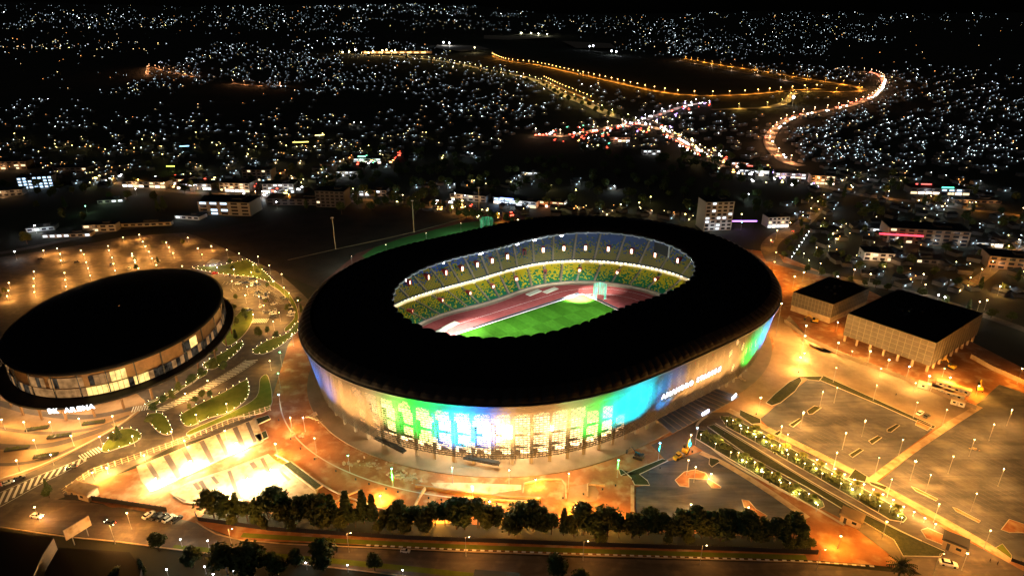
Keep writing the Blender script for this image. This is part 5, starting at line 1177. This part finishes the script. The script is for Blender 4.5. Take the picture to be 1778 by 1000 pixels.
BL = [(402,368,52,24,4,-.10,0,'b',.45,'dark office block with pale floor bands behind the car park',5,None,False), (68,325,34,14,4,.30,2,'b',.95,'blue lit glass building at the left edge of the town',7,(WW,900),False),
 (26,292,40,18,3,.1,1,'y',.2,'brown lit building at the far left edge',5,(O_,5000),False), (22,338,24,14,2,.3,0,'y',.1,'low tan house under the blue lit building',4,(O_,2500),False),
 (260,322,52,20,2,-.12,0,'y',.3,'long shop building with bright fronts, leftmost on the lit street',8,(O_,8000),True), (345,326,40,18,2,-.1,0,'w',.4,'second shop building with bright fronts on the lit street',8,(WW,8000),True),
 (312,318,30,16,2,-.1,1,'y',.3,'short shop building between the two long ones on the lit street',5,(O_,7000),True), (415,330,34,18,3,-.1,3,'y',.35,'pale building at the right end of the bright shop fronts',6,(O_,5000),True),
 (488,332,34,16,3,0,0,'w',.35,'pale three storey block beside the two bright white lamps',6,(WW,9000),True), (452,312,34,16,4,-.05,1,'y',.05,'reddish dark block behind the pale three storey one',6,None,False), (580,356,30,18,5,-.1,2,'y',.05,'dark unlit tower block left of the training ground',6,None,False),
 (520,352,60,20,2,-.02,2,'y',.0,'low long dark shed before the tower block',8,None,False), (650,338,30,14,2,-.05,0,'w',.35,'small pale house behind the dark training ground',5,(WW,900),False), (605,305,26,14,2,0,0,'w',.5,'white lit house left above the dark wood',5,(WW,2500),False), (640,282,36,16,2,0,0,'w',.6,'white and green lit fuel station buildings left of the wood',5,((.6,1,.8),9000),True),
 (817,346,40,16,2,-.3,0,'y',.2,'orange lit low building on the road behind the training ground',6,(O_,5000),False), (880,352,24,14,2,-.35,0,'b',.8,'blue and white lit shop on the road behind the training ground',4,((.4,.6,1),9000),True), (912,357,28,14,2,-.35,3,'w',.6,'white lit house right of the blue shop',4,(WW,4000),True), (960,358,26,14,2,-.3,1,'y',.4,'orange and red lit shop behind the stadium roof',4,((1,.3,.1),7000),True),
 (1238,395,26,18,8,.12,3,'w',.2,'tall white apartment tower right behind the stadium roof',5,(WW,1800),False), (1345,392,20,12,3,.1,3,'y',.2,'white three storey house beside the road behind the stadium',5,(WW,1500),True),
 (1308,302,34,20,2,-.3,3,'w',.7,'brightest white lit market hall at the foot of the busy road',6,((1,.95,.85),16000),True), (1285,290,22,12,2,-.3,0,'w',.6,'red roofed lit kiosk hall above the market hall',4,((1,.4,.2),5000),True), (1370,308,34,16,2,-.2,1,'w',.5,'violet and white lit shop row right of the market hall',6,((.8,.7,1),7000),True), (1425,318,26,14,3,-.2,1,'y',.4,'tan lit building with a bright white window right of the shop row',5,(O_,4500),True),
 (1625,335,60,16,2,-.12,2,'b',.3,'wide hall with red, white and green light strips at the right',8,(WW,5000),True), (1588,332,14,10,2,-.1,3,'w',.9,'bright white kiosk left of the hall with coloured strips',3,(WW,6000),True), (1600,418,62,22,4,-.2,1,'y',.06,'dark hotel block with balconies behind the box halls',9,None,False),
 (1540,400,60,14,1,-.2,0,'w',.5,'low shed with white and red roof strip before the hotel',8,(WW,1500),False), (1520,448,22,14,2,-.2,3,'y',.2,'white open court house with orange light in the gardens',4,(O_,6000),False), (1745,462,30,18,3,-.3,1,'y',.2,'tan house at the right edge beside a lit street',5,(O_,4000),False), (1712,425,20,12,1,-.2,3,'w',.9,'bright white fuel canopy at the right near the picture edge',3,(WW,6000),True),
 (1585,452,40,12,1,-.2,2,'y',.3,'long low garden house with warm windows',8,(O_,3000),False), (1690,350,46,14,1,-.12,1,'y',.2,'orange lit long wall and shed at the right',7,(O_,6000),False), (130,298,40,18,2,.05,2,'y',.05,'dark long house left of the bright shops',6,(O_,900),False),
 (120,410,40,8,1,.12,0,'w',.7,'low lit pavilion behind the car park, left one',7,(WW,900),False), (178,400,28,9,2,.1,0,'y',.4,'small tan pavilion behind the car park',4,(O_,900),False), (240,392,60,6,1,.12,0,'w',.1,'long covered walkway behind the car park',10,None,False),
 (195,350,24,12,1,.3,0,'w',.3,'pale roof with green light in the dark trees at the left',4,((.7,1,.7),1800),False), (75,398,22,12,1,.3,3,'w',.3,'white roof lit by a bright white lamp at the left',4,(WW,2600),False), (332,378,26,12,1,-.2,3,'w',.3,'blue white lit low roofs behind the car park',4,(WW,1800),False), (1130,268,24,12,2,0,3,'w',.4,'pale house in the dark wood beyond the stadium',4,(WW,900),False), (920,302,22,12,1,0,3,'w',.4,'small white lit house in the middle of the dark wood',3,(WW,1500),False), (1075,245,30,14,2,0,1,'w',.6,'lit shops below the busy crossroads',5,((1,.5,.3),9000),True)]
for (u, v, W, D, fl, rz, wa, wc, lit, lb, cols, gl, shop) in BL: block(u, v, W, D, fl, rz, wa, wc, lit, lb, cols, gl, 3.3, shop)
# light strips on roofs
for (u, v, W, col, lb, rz) in ((1604,320,16,(1,.1,.08),'red light strip on the roof of the wide hall at the right',-.12), (1646,326,12,(.1,1,.6),'green light strip on the roof of the wide hall at the right',-.12), (1565,408,34,(.9,.05,.08),'dark red strip roof before the hotel',-.2), (1257,352,7,(.1,1,.4),'green slanted sign on the white tower',1.2), (296,289,10,(.7,1,.1),'yellow green glowing sign above the shops',0), (1293,384,22,(.5,.2,1),'violet light chain left of the white house',0), (522,247,22,(1,.8,.15),'curved yellow light chain in the town',.2), (555,235,14,(1,.85,.3),'short yellow light chain in the town',.5), (880,345,14,(.25,.35,1),'blue light strip on the shop behind the training ground',-.35), (320,254,12,(.3,.7,1),'blue light strip in the dark town',.3), (628,272,10,(.3,1,.6),'green sign of the fuel station',.0), (1298,288,12,(1,.15,.1),'red sign above the market hall',-.3)):
    p = at(u, v, 8); t = thing('light_sign', lb, 'light sign', (p.x, p.y, 0), rz); m = MB(); m.box((0, 0, 8), (W, .5, 1.1)); m.build('glow_strip', emi('strip_glow', col, 3.5), t); m = MB(); m.tube((-W*.4, 0, 0), (-W*.4, 0, 7.6), .15); m.build('pole', M['dark'], t); m = MB(); m.tube((W*.4, 0, 0), (W*.4, 0, 7.6), .15); m.build('pole', M['dark'], t)
# near town streets and their lights
TR = [([(200,318),(300,332),(400,340),(480,350),(560,352),(640,348),(700,352),(760,362),(830,378),(900,392),(960,402)], 10), ([(1345,455),(1335,430),(1352,410),(1385,395),(1410,372),(1430,350)], 13), ([(1420,322),(1500,340),(1600,352),(1700,366),(1778,376)], 10), ([(1345,455),(1400,470),(1500,492),(1600,512),(1700,545),(1800,580)], 8), ([(1680,500),(1720,470),(1750,440),(1778,425)], 8), ([(0,345),(60,332),(120,318),(200,318)], 8), ([(0,440),(80,425),(200,400),(300,388)], 8)]
for P, w_ in TR: lane('street', P, w_, 'road', .16)
for P, step, e, c, h, lb, grp in ((TR[0][0], 40, 4500, ORG, 8, 'orange street lamp on the street from the bright shops to the training ground', 'lamps of the shop street'), (TR[1][0], 30, 3500, ORG, 8, 'orange street lamp on the road behind the stadium', 'lamps of the road behind the stadium'), (TR[2][0], 38, 4500, ORG, 8, 'orange street lamp on the street right of the market hall', 'lamps of the right street'), (TR[3][0], 34, 1800, (1,.8,.5), 8, 'pale street lamp on the lane behind the box halls', 'lamps of the lane behind the box halls'), (TR[4][0], 25, 4500, ORG, 8, 'orange street lamp on the short street at the right edge', 'lamps of the right edge street')):
    for p, a in along([at(*q) for q in P], step): lamp(0, 0, h, c, e, lb, grp, name='street_lamp', br=.35, loc=p)
for (u, v) in ((1410,392),(1418,430),(1440,428),(1452,415),(1405,452),(1396,440)): lamp(u, v, 4, (1,.95,.5), 900, 'small garden light beside the hedged road behind the stadium', 'garden lights behind the stadium', name='garden_lamp', br=.3)
for i in range(9): lamp(1375+i*4.2, 446-i*6.2, 2.5, WHITE, 120, 'white path light in the straight row inside the hedge', 'path lights in the hedge', name='path_light', bulb='bulbw', br=.28)
for (u, v, e, c, b, lb) in ((1737,497,9000,YEL,'bulb','brightest lamp in the dark gardens at the right'), (1630,512,3000,WHITE,'bulbw','white lamp left of a pair behind the larger box hall'), (1641,516,3000,WHITE,'bulbw','white lamp right of a pair behind the larger box hall'), (1604,476,900,YEL,'bulb','yellow lamp over the dark garden roof'), (1714,521,1200,YEL,'bulb','small lamp in the trees right of the larger hall'), (1455,480,1500,WHITE,'bulbw','white lamp behind the smaller box hall'), (1484,468,5000,ORG,'bulb','orange lamp inside the tree behind the smaller box hall'), (1396,473,2500,(.9,1,.3),'bulb','green yellow lamp in a tree behind the stadium'),
      (60,392,6000,WHITE,'bulbw','bright white lamp at the left by a white roof'), (25,437,1200,WHITE,'bulbw','white lamp at the far left above the car park'), (455,333,9000,WHITE,'bulbw','left one of two very bright white lamps on the shop street'), (478,333,9000,WHITE,'bulbw','right one of two very bright white lamps on the shop street'), (480,351,1500,WHITE,'bulbw','white lamp below the pale three storey block'), (296,289,1500,(.8,1,.2),'bulb','yellow green lamp above the shops'), (235,328,2500,WHITE,'bulbw','white lamp between the shops'), (148,358,1500,(.6,1,.6),'bulbg','green white lamp in the trees at the left'),
      (1300,337,2500,(.7,1,.9),'bulbw','white green lamp in the dark behind the tower'), (1288,386,1200,(.6,.3,1),'bulbb','violet blue lamp beside the tower'), (790,336,3000,WHITE,'bulbw','white lamp on the road behind the training ground, left one'), (807,340,3000,WHITE,'bulbw','white lamp on the road behind the training ground, right one'), (785,360,2500,YEL,'bulb','lamp over the road bend behind the training ground'),
      (615,213,1200,WHITE,'bulbw','left of two close white lamps in the town'), (627,213,1200,WHITE,'bulbw','right of two close white lamps in the town')):
    lamp(u, v, 7, c, e, lb, None, name='yard_lamp', bulb=b, br=.5, cat='lamp')
# ================================================================== FAR CITY
def hit(u, v):
    a = (u-889)/FPX; b = -(v-500)/FPX
    dy = math.cos(PITCH)+b*math.sin(PITCH); dz = -math.sin(PITCH)+b*math.cos(PITCH)
    t = 300.0
    while t < 23000:
        x, y, z = a*t, dy*t, CAMH+dz*t
        if z < terrain(x, y):
            for _ in range(5):
                t2 = t/1.006; z2 = CAMH+dz*t2
                if z2 < terrain(a*t2, dy*t2): t = t2
            return Vector((a*t, dy*t, terrain(a*t, dy*t)))
        t *= 1.012
    return None
def inside(x, y, P):
    c = False; j = len(P)-1
    for i in range(len(P)):
        if (P[i][1] > y) != (P[j][1] > y) and x < (P[j][0]-P[i][0])*(y-P[i][1])/(P[j][1]-P[i][1])+P[i][0]: c = not c
        j = i
    return c
AIR = [(585,60),(760,60),(900,68),(1060,95),(1160,108),(1250,125),(1400,148),(1360,160),(1200,166),(1060,140),(930,108),(850,92),(740,75),(620,66)]
DARKS = [AIR, [(660,275),(800,285),(900,262),(1080,262),(1180,290),(1300,335),(1180,345),(900,300),(700,330)], [(270,55),(330,42),(400,60),(470,62),(440,75),(300,75)], [(0,88),(250,88),(255,140),(150,155),(0,145)], [(250,172),(560,175),(700,185),(640,203),(200,200),(100,180)], 
   [(1440,82),(1778,40),(1778,130),(1600,112),(1440,95)], [(1330,178),(1430,160),(1500,170),(1400,192),(1330,205)], [(1440,288),(1778,318),(1778,460),(1340,460),(1340,320)], [(1250,45),(1300,50),(1280,60)]]
DARKS[[i for i, d in enumerate(DARKS) if d[0] == (1440,288)][0]] = [(9000,0)]*3
REG = [  # polygon, count, warm share, brightness
 ([(0,22),(330,28),(330,52),(0,52)], 300, .1, .8), ([(0,8),(320,10),(320,24),(0,24)], 60, .1, .4), ([(330,6),(640,14),(640,60),(330,48)], 430, .1, .8), ([(500,12),(720,8),(950,20),(950,32),(700,28)], 260, .1, .9),
 ([(0,68),(170,72),(330,78),(250,92),(0,90)], 110, .45, 1.2), ([(560,30),(800,34),(980,44),(960,56),(700,50)], 130, .2, .8), ([(10,118),(220,98),(225,106),(20,140)], 60, 0, .5),
 ([(385,72),(600,66),(600,165),(520,168),(420,140),(290,130),(270,112)], 620, .08, .9), ([(600,60),(760,80),(820,105),(900,130),(940,150),(860,170),(700,165),(600,160)], 430, .08, .9), ([(160,130),(300,118),(400,140),(290,170),(170,165)], 110, .25, .8), ([(700,130),(950,150),(1000,190),(880,215),(780,200),(720,170)], 170, .1, .9),
 ([(0,172),(150,178),(170,225),(0,235)], 60, .1, 1.3), ([(140,185),(600,205),(600,240),(150,240)], 130, .15, 1.1), ([(0,235),(640,240),(640,275),(0,285)], 110, .55, 1.4), ([(560,205),(820,190),(960,230),(820,262),(600,262)], 110, .25, 1.1), ([(0,255),(640,245),(640,290),(0,300)], 90, .35, 1), ([(650,196),(900,175),(960,190),(860,215)], 60, .1, 1),
 ([(1160,24),(1480,20),(1560,40),(1440,80),(1440,100),(1160,95)], 620, .06, .9), ([(940,28),(1170,26),(1170,60),(1040,60),(950,50)], 200, .2, .8), ([(1060,60),(1180,60),(1300,95),(1300,112),(1150,100),(1060,90)], 150, .12, .9), ([(1480,18),(1740,24),(1700,40),(1480,36)], 60, .1, .7),
 ([(1560,68),(1700,80),(1680,96),(1580,92)], 110, .05, 1), ([(1480,60),(1560,68),(1560,88),(1480,78)], 40, .05, 1), ([(1290,112),(1480,118),(1520,128),(1500,148),(1300,125)], 120, .1, 1), ([(1540,118),(1680,115),(1778,140),(1778,300),(1620,290),(1480,290),(1400,280),(1360,230),(1500,185)], 760, .05, 1.1), ([(1350,210),(1500,190),(1560,290),(1400,285)], 120, .08, 1.1),
 ([(1150,200),(1330,200),(1330,280),(1260,285),(1180,240)], 70, .2, 1), ([(1000,140),(1100,160),(1180,180),(1100,200),(1030,175)], 40, .15, 1), ([(940,215),(1200,205),(1220,260),(1000,262)], 90, .4, 1.1), ([(1440,290),(1778,300),(1778,400),(1360,395),(1340,320)], 90, .25, .9), ([(0,285),(240,290),(200,330),(0,320)], 40, .4, .9), ([(640,262),(1240,275),(1240,330),(700,330)], 60, .3, .9), ([(560,8),(900,6),(900,16),(600,14)], 50, .1, .5), ([(1400,400),(1778,400),(1778,520),(1560,500),(1420,450)], 80, .5, .8), ([(600,335),(700,350),(1200,372),(1200,385),(900,372),(700,345)], 40, .5, .8), ([(60,285),(560,300),(640,340),(300,310),(60,300)], 40, .5, .8)]
CITY = .85; rc = random.Random(77); near = []; fm = MB(); nfar = 0
LM = [emi('light_cool', (.72,.90,1), 4), emi('light_cool_bright', (.85,.96,1), 20), emi('light_cool_dim', (.62,.85,1), 1.4), emi('light_warm', (1,.72,.32), 6), emi('light_orange', (1,.40,.10), 5), emi('light_yellow', (1,.85,.30), 9)]
darkwall = pbr('distant_wall', (.12,.11,.10), .9)
def pick_light(warm, br):
    if rc.random() < warm: return rc.choice([3, 4, 5, 3])
    q = rc.random()/max(.4, br); return 1 if q < .08 else (0 if q < .42 else 2)
for P, cnt, warm, br in REG:
    x0, x1 = min(p[0] for p in P), max(p[0] for p in P); y0, y1 = min(p[1] for p in P), max(p[1] for p in P); k = 0; tries = 0
    cnt_ = cnt*CITY
    while k < cnt_ and tries < cnt*30:
        tries += 1; u, v = rc.uniform(x0, x1), rc.uniform(y0, y1)
        if not inside(u, v, P) or any(inside(u, v, d) for d in DARKS): continue
        if math.sin(u*.055+v*.13)+math.sin(u*.021-v*.09+1)+math.sin(u*.13+2)*.6 < -1.35+rc.random()*.4: continue
        p = hit(u, v)
        if p is None: continue
        k += 1; near.append((p.length, p, pick_light(warm, br), u, v))
for k in range(650):   # thin sprinkle of dim lights between the denser districts
    u, v = rc.uniform(0, 1778), 26+300*rc.random()**1.25
    if inside(u, v, AIR) or (v > 262 and 640 < u < 1300): continue
    p = hit(u, v)
    if p is not None: near.append((p.length, p, rc.choice([2, 2, 0, 3, 4, 2]), u, v))
near.sort(key=lambda t: t[0])
HB = []
for li in range(6):   # six small house meshes, one for each kind of lit lamp
    m = MB(); m.box((0, 0, 1.6), (9, 7, 3.2)); m.add([(-5,-4,3.2),(5,-4,3.2),(5,4,3.2),(-5,4,3.2),(-5,0,4.9),(5,0,4.9)], [(0,1,5,4),(2,3,4,5),(0,4,3),(1,2,5)], 1)
    m.box((-1.5, -3.55, 1.6), (1.6, .1, 1.2), mi=2); HB.append(m.mesh('house', [darkwall, m_dk, LM[2 if li < 3 else li]]))
lmesh = {}
KIND = ('bright white', 'very bright white', 'dim bluish', 'warm', 'orange', 'yellow')
HLD = {}
nh = 0
for d, p, li, u, v in near[:285]:
    side = 'left' if u < 600 else ('middle' if u < 1200 else 'right')
    t = thing('house', 'small gabled house with a %s lamp in the %s part of the town' % (KIND[li], side), 'house', (p.x, p.y, p.z), rc.random()*3.1, '%s lamp houses, %s' % (KIND[li], side))
    b = put(HB[li], 'wall', t)
    s = .32+d/5200
    key = (li, round(s, 1))
    if key not in lmesh: m = MB(); m.octa((0, 0, 0), key[1]); m.tube((0, 0, -5), (0, 0, -key[1]), .08, .08, 4, 1); lmesh[key] = m.mesh('lamp', [LM[li], M['dark']])
    lx_ = rc.uniform(-4, 4); put(lmesh[key], 'lamp', t, (lx_, -6, 5)); nh += 1
    if nh < 285:
        if li not in HLD: HLD[li] = bpy.data.lights.new('lamp_light', 'POINT'); HLD[li].energy = (900, 2200, 500, 900, 900, 900)[li]; HLD[li].color = ((.8,.93,1), (.9,.97,1), (.7,.88,1), (1,.68,.28), (1,.42,.1), (1,.85,.3))[li]; HLD[li].shadow_soft_size = .4
        o = bpy.data.objects.new('lamp_light', HLD[li]); COL.objects.link(o); o.parent = t; o.location = (lx_, -7, 4.6)
for d, p, li, u, v in near[285:]:
    s = min(5.5, .25+d/3600*rc.choice([.4, .5, .6, .7, .8, 1.2])); z = 4+s
    fm.box((p.x, p.y+4+s, p.z+1.5), (9, 7, 4), rc.random(), mi=6)
    b = len(fm.v); fm.octa((p.x, p.y, p.z+z), s, li)
o = fm.build('distant_houses', LM+[darkwall]); tag(o, 'thousands of tiny lit houses covering the far hills of the city', 'houses', kind='stuff')
for m_ in LM: m_.cycles.emission_sampling = 'NONE'
# far lit roads
def farroad(P, width, step, e, col, lb, grp, h=10, br=.9, bulb=None, warmroad=True, off=0):
    Q = [at(u, v) for u, v in smooth_pts(P, 5, False)]
    m = MB(); strip(m, [(p.x, p.y) for p in Q], width, .3, .3); 
    for i, v_ in enumerate(m.v): m.v[i] = (v_[0], v_[1], terrain(v_[0], v_[1])+1.2)
    tag(m.build('far_road', M['farroad']), kind='structure')
    key = (col, e, br)
    if key not in LC:
        ld = bpy.data.lights.new('lamp_light', 'POINT'); ld.energy = e*.6; ld.color = col; ld.shadow_soft_size = 1
        b = MB(); b.octa((0, 0, h), br*.8); pm = MB(); pm.tube((0, 0, 0), (0, 0, h), .15, .1, 4)
        LC[key] = (b.mesh('bulb', emi('far_bulb', tuple(min(1, c*1.2+.1) for c in col), 22)), pm.mesh('pole', M['steel']), ld)
    bm, pm, ld = LC[key]
    for p, a in along([(q.x, q.y) for q in Q], step):
        t = thing('street_lamp', lb, 'street lamp', (p.x-math.sin(a)*off, p.y+math.cos(a)*off, terrain(p.x, p.y)+1), 0, grp); put(bm, 'bulb', t); put(pm, 'pole', t)
        if e: o = bpy.data.objects.new('lamp_light', ld); COL.objects.link(o); o.parent = t; o.location = (0, 0, 6)
M['farroad'] = pbr('far_asphalt', (.28,.22,.16), .9)
farroad([(855,95),(880,105),(930,112),(985,125),(1060,142),(1130,158),(1200,167),(1290,166),(1360,160),(1420,156)], 18, 42, 30000, ORG, 'orange lamp on the long perimeter road of the dark airfield', 'lamps of the perimeter road', br=1.3)
farroad([(1190,104),(1250,116),(1330,128),(1400,140),(1450,147),(1495,156),(1484,161),(1400,161)], 22, 75, 60000, ORG, 'orange lamp on the road with the hairpin right of the airfield', 'lamps of the hairpin road', br=.5)
farroad([(1400,161),(1380,163),(1362,180),(1330,188),(1290,190),(1235,192)], 18, 70, 30000, (1,.6,.12), 'yellow lamp on the grassy spur road below the hairpin', 'lamps of the spur road', br=.5)
farroad([(1500,126),(1522,131),(1534,142),(1530,155),(1514,170),(1490,180),(1450,190),(1400,199),(1368,209),(1345,226),(1335,246),(1345,266),(1365,282),(1392,290)], 16, 48, 26000, (1,.45,.2), 'orange lamp on the curving busy road at the right', 'lamps of the curving busy road', br=.8)
farroad([(590,92),(680,95),(760,103),(850,122),(900,132),(945,147),(975,165),(1020,182),(1060,200),(1100,212)], 26, 62, 30000, (1,.72,.22), 'yellow lamp on the tree lined boulevard to the airport', 'lamps of the boulevard', br=.7)
farroad([(945,140),(975,155),(1000,165),(1030,178)], 8, 30, 9000, ORG, 'orange lamp on the short slip road beside the boulevard', 'lamps of the slip road', br=.9)
farroad([(930,236),(975,238),(1010,233),(1060,222),(1100,217),(1140,224),(1172,242),(1200,256),(1230,276),(1262,292)], 16, 40, 14000, (1,.55,.3), 'lamp on the crowded road through the crossroads', 'lamps of the crowded road', br=.8)
farroad([(1085,222),(1120,210),(1160,195),(1195,184),(1225,180)], 14, 45, 12000, (.9,.7,.8), 'lamp on the road climbing right from the crossroads', 'lamps of the climbing road', br=.8)
farroad([(255,132),(260,118),(290,126),(340,136)], 12, 70, 26000, (1,.4,.15), 'orange lamp on the winding road at the upper left', 'lamps of the winding left road', br=.5)
farroad([(405,147),(440,151),(500,153)], 12, 60, 22000, (1,.4,.15), 'orange lamp on the straight road at the upper left', 'lamps of the straight left road', br=.5)
farroad([(1180,108),(1260,124),(1340,138),(1400,150)], 10, 160, 14000, (1,.7,.5), 'dim lamp on the long taxiway of the airfield', 'lamps of the taxiway', br=.3)
# airport apron lights
sheet('airfield', AIR, pbr('airfield_grass', (.02,.025,.012), .95), .8)
for (u, v, e, c, s, lb) in ((905,58,1500000,(1,.95,.6),7,'brightest apron lamp of the far airport'), (922,58,800000,(1,.95,.6),5,'second apron lamp right of the brightest one'), (935,59,800000,(1,.95,.6),5,'third apron lamp of the far airport'), (950,60,300000,(1,.95,.6),4,'fourth and smallest of the bright apron lamps'), (770,74,300000,WHITE,5,'left one of two white airport lamps'), (780,75,300000,WHITE,4.5,'right one of two white airport lamps'), (824,83,200000,(1,.8,.4),3,'warm lamp at the near airport apron'), (1024,81,60000,WHITE,4,'far white lamp on the second apron, left'), (1030,80,60000,WHITE,4,'far white lamp on the second apron, middle'), (1062,89,60000,WHITE,4.5,'white lamp on the second apron, right'), (1070,90,60000,WHITE,4,'white lamp on the second apron, rightmost'), (617,87,30000,WHITE,4,'white lamp at the left of the orange terminal'), (1378,169,12000,WHITE,3,'white lamp on the spur road below the hairpin')):
    p = at(u, v, 18); t = thing('apron_mast', lb, 'light mast', (p.x, p.y, 0)); m = MB(); m.tube((0, 0, 0), (0, 0, 18), .4); m.build('pole', M['steel'], t); m = MB(); m.octa((0, 0, 18), s*.95); m.build('lamp_head', emi('apron_glow', c, 22), t); light('POINT', t, (0, 0, 14), e*.35, c, 2)
sheet('apron', [(840,62),(960,60),(960,66),(880,70),(840,68)], M['farroad'], 1.0); sheet('apron', [(760,78),(830,80),(850,86),(800,90),(755,84)], M['farroad'], 1.0); sheet('apron', [(975,72),(1060,76),(1070,84),(1000,84)], M['farroad'], 1.0)
p = at(690, 93); t = thing('terminal', 'long orange lit airport terminal at the top of the boulevard', 'terminal', (p.x, p.y, 0)); m = MB(); m.box((0, 0, 5), (330, 30, 10)); m.build('wall', wl[1], t)
for k in range(9): m = MB(); m.box((0, 0, 0), (20, .6, 6)); m.build('lit_panel', emi('terminal_glow', (1, .62, .22), 2.4), t, loc=(-145+k*34, -15.5, 4)); light('POINT', t, (-145+k*34, -30, 9), 60000, (1, .6, .2), 2) if k % 2 == 0 else None
for k, (u, v) in enumerate(((648,90),(664,89),(671,88),(680,90),(686,89),(640,93),(595,92),(606,91))):
    p = at(u, v, 10); t = thing('yard_lamp', 'warm bright lamp in the cluster before the airport terminal', 'lamp', (p.x, p.y, 0), 0, 'terminal lamps'); m = MB(); m.octa((0, 0, 12), 3.4); m.build('bulb', M['bulb'], t); m = MB(); m.tube((0, 0, 0), (0, 0, 10), .3); m.build('pole', M['steel'], t)
# coloured shop lights round the crossroads
KC = [('red', (1,.08,.04), 8), ('violet', (.55,.35,1), 6), ('white', (.95,.97,1), 16), ('orange', (1,.45,.12), 10), ('green', (.2,1,.5), 6), ('yellow', (1,.8,.3), 10)]
km = []
for nm, c_, st in KC:
    m = MB(); m.box((0, 0, 2), (9, 7, 4)); a_ = m.mesh('wall', darkwall); m = MB(); m.box((0, -3.7, 3.0), (2.6, .4, .9)); m.box((1, 0, 4.2), (1.6, .5, .4)); km.append((a_, m.mesh('glow_sign', emi('kiosk_'+nm, c_, st))))
KR = [([(1090,205),(1150,203),(1180,222),(1175,245),(1120,240),(1080,228)], 30, [0,1,2,2,3,3,5]), ([(925,228),(1060,215),(1090,222),(1060,240),(1060,262),(1000,262),(960,245)], 34, [0,0,0,3,2,2,5,4]), ([(1150,185),(1230,175),(1250,190),(1170,205)], 20, [1,1,2,2,0]), ([(1160,235),(1200,245),(1300,300),(1280,310),(1180,262)], 34, [2,5,5,3,0,2]), ([(1290,290),(1440,305),(1430,330),(1290,318)], 24, [2,3,1,5]), ([(620,262),(700,270),(690,290),(620,290)], 18, [0,0,2,4,3,2]), ([(170,298),(480,322),(620,345),(600,352),(470,342),(170,322)], 30, [2,2,3,0,5]), ([(640,345),(800,350),(980,392),(960,400),(760,368)], 24, [2,3,3,5,0])]
for P, cnt, cs in KR:
    x0, x1 = min(p[0] for p in P), max(p[0] for p in P); y0, y1 = min(p[1] for p in P), max(p[1] for p in P); k = 0
    while k < cnt:
        u, v = rc.uniform(x0, x1), rc.uniform(y0, y1)
        if not inside(u, v, P): continue
        k += 1; ci = rc.choice(cs); p = at(u, v); t = thing('kiosk', 'small roadside shop with a glowing %s sign in the busy streets' % KC[ci][0], 'kiosk', (p.x, p.y, 0), rc.uniform(-.5, .5), 'roadside shops with %s signs' % KC[ci][0])
        put(km[ci][0], 'wall', t); put(km[ci][1], 'glow_sign', t); t.scale = [rc.choice([.5, .7, .9, 1.3])]*3
for u, v in ((25,232),(42,240),(95,250),(125,253),(157,254),(233,257),(280,254),(282,268),(376,252),(444,255),(497,253),(546,255),(590,254),(640,253),(430,268),(247,242),(340,230),(560,232),(740,230),(820,232),(1078,355),(1110,352),(1130,342),(1190,372),(1000,330),(1288,372)):
    lamp(u, v, 7, (1,.82,.25), 1800, 'yellow yard lamp in the dark town beyond the shops', 'yellow lamps in the dark town', name='yard_lamp', bulb='bulby', br=.62, cat='lamp')
# boulevard trees
for k in range(34):
    f_ = k/33; P = [(640,100),(760,108),(850,126),(940,148),(975,170),(1040,196),(1100,214)]; i = min(5, int(f_*6)); g2 = f_*6-i; u = P[i][0]+(P[i+1][0]-P[i][0])*g2; v = P[i][1]+(P[i+1][1]-P[i][1])*g2
    t = tree(u, v+rc.uniform(-3, 3), rc.uniform(10, 14), 'yellow lit tree lining the boulevard to the airport', 'trees of the boulevard', k=rc.choice([1, 3, 5]))
# traffic on the far roads
tm = {}
for nm, c_, s_ in (('w', (1,.97,.9), 20), ('r', (1,.10,.05), 12)):
    m = MB(); m.box((0, 0, .8), (4.4, 1.8, 1.1)); m.box((-.3, 0, 1.6), (2.2, 1.6, .6)); bm = m.mesh('body', M['dark']); m = MB(); m.box((2.4, 0, .9), (.5, 2.2, 1.0)); tm[nm] = (bm, m.mesh('headlight' if nm == 'w' else 'tail_light', emi('far_car_glow_'+nm, c_, s_)))
def traffic(P, n, pw, off, lb, s=1.0):
    Q = [at(u, v) for u, v in smooth_pts(P, 5, False)]; L = along([(q.x, q.y) for q in Q], 6)
    for k in range(n):
        p, a = rc.choice(L); w_ = rc.random() < pw; nn = Vector((-math.sin(a), math.cos(a)))*(off if w_ else -off)
        fl_ = math.cos(a-math.atan2(-p.y, -p.x)) > 0; ang = math.atan2(-p.y, -p.x)+rc.uniform(-.3, .3)
        t = thing('car', 'tiny distant %s on the %s' % ('car with white headlights' if w_ else 'car with red tail lights', lb), 'car', (p.x+nn.x, p.y+nn.y, terrain(p.x, p.y)+1.3), ang, ('white' if w_ else 'red')+' car lights on the '+lb); t.scale = (s, s, s)
        b, g_ = tm['w' if w_ else 'r']; put(b, 'body', t); put(g_, 'lights', t)
traffic([(1500,126),(1522,131),(1534,142)], 16, .1, 4, 'top of the curving road', 1.3); traffic([(1534,142),(1530,155),(1514,170)], 34, .95, 3, 'bright bend of the curving road', 1.6); traffic([(1514,170),(1450,190),(1400,199),(1368,209)], 26, .45, 4, 'middle of the curving road', 1.2); traffic([(1368,209),(1345,226),(1335,246),(1365,282)], 12, .5, 4, 'lower end of the curving road')
traffic([(930,236),(1010,233),(1100,217)], 44, .3, 4, 'crowded road left of the crossroads', 1.1); traffic([(1085,215),(1140,222),(1172,242),(1230,276)], 60, .6, 5, 'crowded road below the crossroads', 1.2); traffic([(1085,222),(1160,195),(1225,180)], 20, .6, 4, 'climbing road', 1.1)
